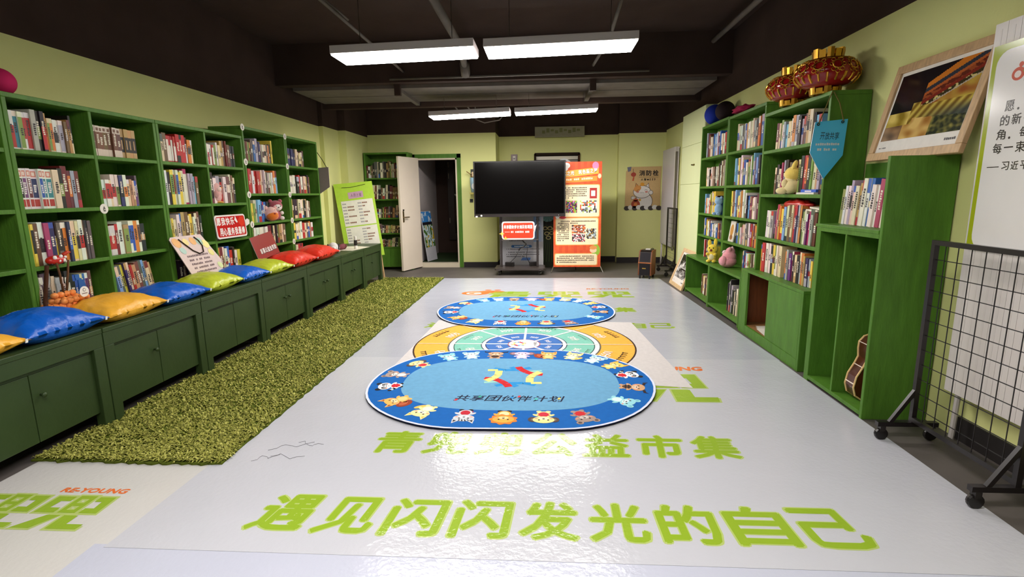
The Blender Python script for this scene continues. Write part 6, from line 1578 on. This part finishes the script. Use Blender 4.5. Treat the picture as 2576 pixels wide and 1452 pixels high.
# ------------------------------------------------------------------ black wire grid racks
def grid_rack(label, x, y0, y1, fx0, fx1, z0=.115, z1=1.13, pitch=.083):
    t = thing('grid_rack', label, 'grid rack', (x, (y0+y1)/2, 0), 'black wire grid racks')
    K = (28, 23, 24)
    for y in (y0, y1): MB().box(x-.0125, x+.0125, y-.0125, y+.0125, .10, z1, 'plastic', K).build('post', t)
    MB().box(x-.0125, x+.0125, y0+.0125, y1-.0125, z1-.025, z1, 'plastic', K).build('top_rail', t); MB().box(x-.0125, x+.0125, y0+.0125, y1-.0125, z0, z0+.025, 'plastic', K).build('bottom_rail', t)
    m = MB(); k = 1
    while y0+k*pitch < y1-.02: m.tube([(x, y0+k*pitch, z0+.02), (x, y0+k*pitch, z1-.02)], .0025, 'plastic', K, n=5); k += 1
    k = 1
    while z0+k*pitch < z1-.02: m.tube([(x+.004, y0+.01, z0+k*pitch), (x+.004, y1-.01, z0+k*pitch)], .0025, 'plastic', K, n=5); k += 1
    m.build('wire_grid', t)
    for y in (y0, y1):
        f = MB(); f.box(fx0, fx1, y-.015, y+.015, .085, .11, 'plastic', K).build('foot_bar', t)
        MB().bar((fx0+.07, y, .105), (x, y, .30), .02, .02, 'plastic', K).build('brace', t)
        for xx in (fx0+.03, fx1-.03):
            c = MB(); c.lathe([(0, -.011), (.033, -.011), (.036, 0), (.033, .011), (0, .011)], (xx, y, .0365), 'plastic', (24, 20, 20), n=14, rot=Matrix.Rotation(math.pi/2, 3, 'X')); c.box(xx-.014, xx+.014, y-.016, y+.016, .055, .086, 'plastic', (40, 36, 36)); c.build('caster', t)
grid_rack('black wire grid rack on casters at the right edge, in front of the radiator', 2.055, 2.21, 2.865, 1.865, 2.19)
grid_rack('black wire grid rack seen edge-on beside the tall corner radiator', 2.15, 8.72, 9.34, 1.99, 2.29)

# ------------------------------------------------------------------ column radiator and the big quotation poster at the right edge
t = thing('column_radiator', 'white column radiator on the right wall behind the grid rack', 'radiator', (2.28, 2.3, .3))
for k in range(15):
    y = 2.87-k*.074
    m = MB()
    for x in (2.248, 2.30): m.tube([(x, y, .30), (x, y, 2.16)], .018, 'plastic', (214, 206, 202), n=10)
    m.tube([(2.248, y, .30), (2.30, y, .30)], .02, 'plastic', (214, 206, 202), n=8); m.tube([(2.248, y, 2.16), (2.30, y, 2.16)], .02, 'plastic', (214, 206, 202), n=8)
    m.box(2.232, 2.236, y-.036, y+.036, .29, 2.19, 'plastic', (218, 210, 206)) if k % 1 == 0 else None
    m.build('radiator_column', t, smooth=False)
m = MB(); m.box(2.30, 2.328, 2.80, 2.83, .5, .54, 'metal', (180, 175, 170)); m.box(2.30, 2.328, 2.80, 2.83, 1.8, 1.84, 'metal', (180, 175, 170)); m.build('wall_bracket', t)
m = MB(); m.tube([(2.26, 2.84, .3), (2.255, 2.84, .05), (2.25, 2.84, 0)], .014, 'plastic', (190, 184, 180), n=8); m.build('pipe', t)
t = thing('quotation_poster', 'white quotation poster with a lime border hanging over the radiator at the right edge', 'poster', (2.2, 2.35, 1.10))
o_ = V((2.205, 2.862, 1.09)); ux = -Y_; uz = Z_
def wavy(m, pts, lift, mm, c): m.flat(pts, o_, ux, uz, lift, mm, c)
m = MB(); m.slab([(0, 0), (1.0, 0), (1.0, 1.0), (.0, .985)], o_, ux, uz, .003, 'print_gloss', (160, 172, 30)); m.build('sheet', t)
m = MB(); m.flat(rrect(.028, .0, .975, .955, .07), o_, ux, uz, .0012, 'print_gloss', (226, 222, 220)); m.build('white_field', t)
q = MB()
for (s_, x, z, h_) in (('愿，持续前行', .115, .665, .05), ('的新征程上', .10, .60, .05), ('角，每一个人', .09, .535, .05), ('每一束光芒', .08, .47, .05), ('习近平主席', .145, .39, .04)):
    for i, ch in enumerate(s_):
        if ch == '，': q.flat(circ(x+i*.063+.01, z+.006, .006, n=8), o_, ux, uz, .002, 'print_gloss', (50, 42, 40)); continue
        if ch == '一': q.flat([(x+i*h_*1.25, z+.024), (x+i*h_*1.25+.05, z+.024), (x+i*h_*1.25+.05, z+.030), (x+i*h_*1.25, z+.030)], o_, ux, uz, .002, 'print_gloss', (50, 42, 40)); continue
        text(q, ch, o_+ux*(x+i*h_*1.25)+uz*z, ux, uz, h_, h_, 'print_gloss', (50, 42, 40), .012, .002)
q.flat([(.06, .405), (.13, .405), (.13, .409), (.06, .409)], o_, ux, uz, .002, 'print_gloss', (50, 42, 40)); q.build('lettering', t)
q = MB(); q.flat(circ(.16, .83, .035, .03), o_, ux, uz, .002, 'print_gloss', (200, 84, 60)); q.flat(circ(.17, .87, .012, .012), o_, ux, uz, .002, 'print_gloss', (200, 84, 60)); q.flat(circ(.158, .828, .018, .016), o_, ux, uz, .0024, 'print_gloss', (230, 215, 210)); text(q, '青', o_+ux*.185+uz*.79, ux, uz, .07, .08, 'print_gloss', (130, 160, 30), .04, .0026); q.build('emblem', t)
for o in bpy.data.objects:
    if '_w' in o: del o['_w']
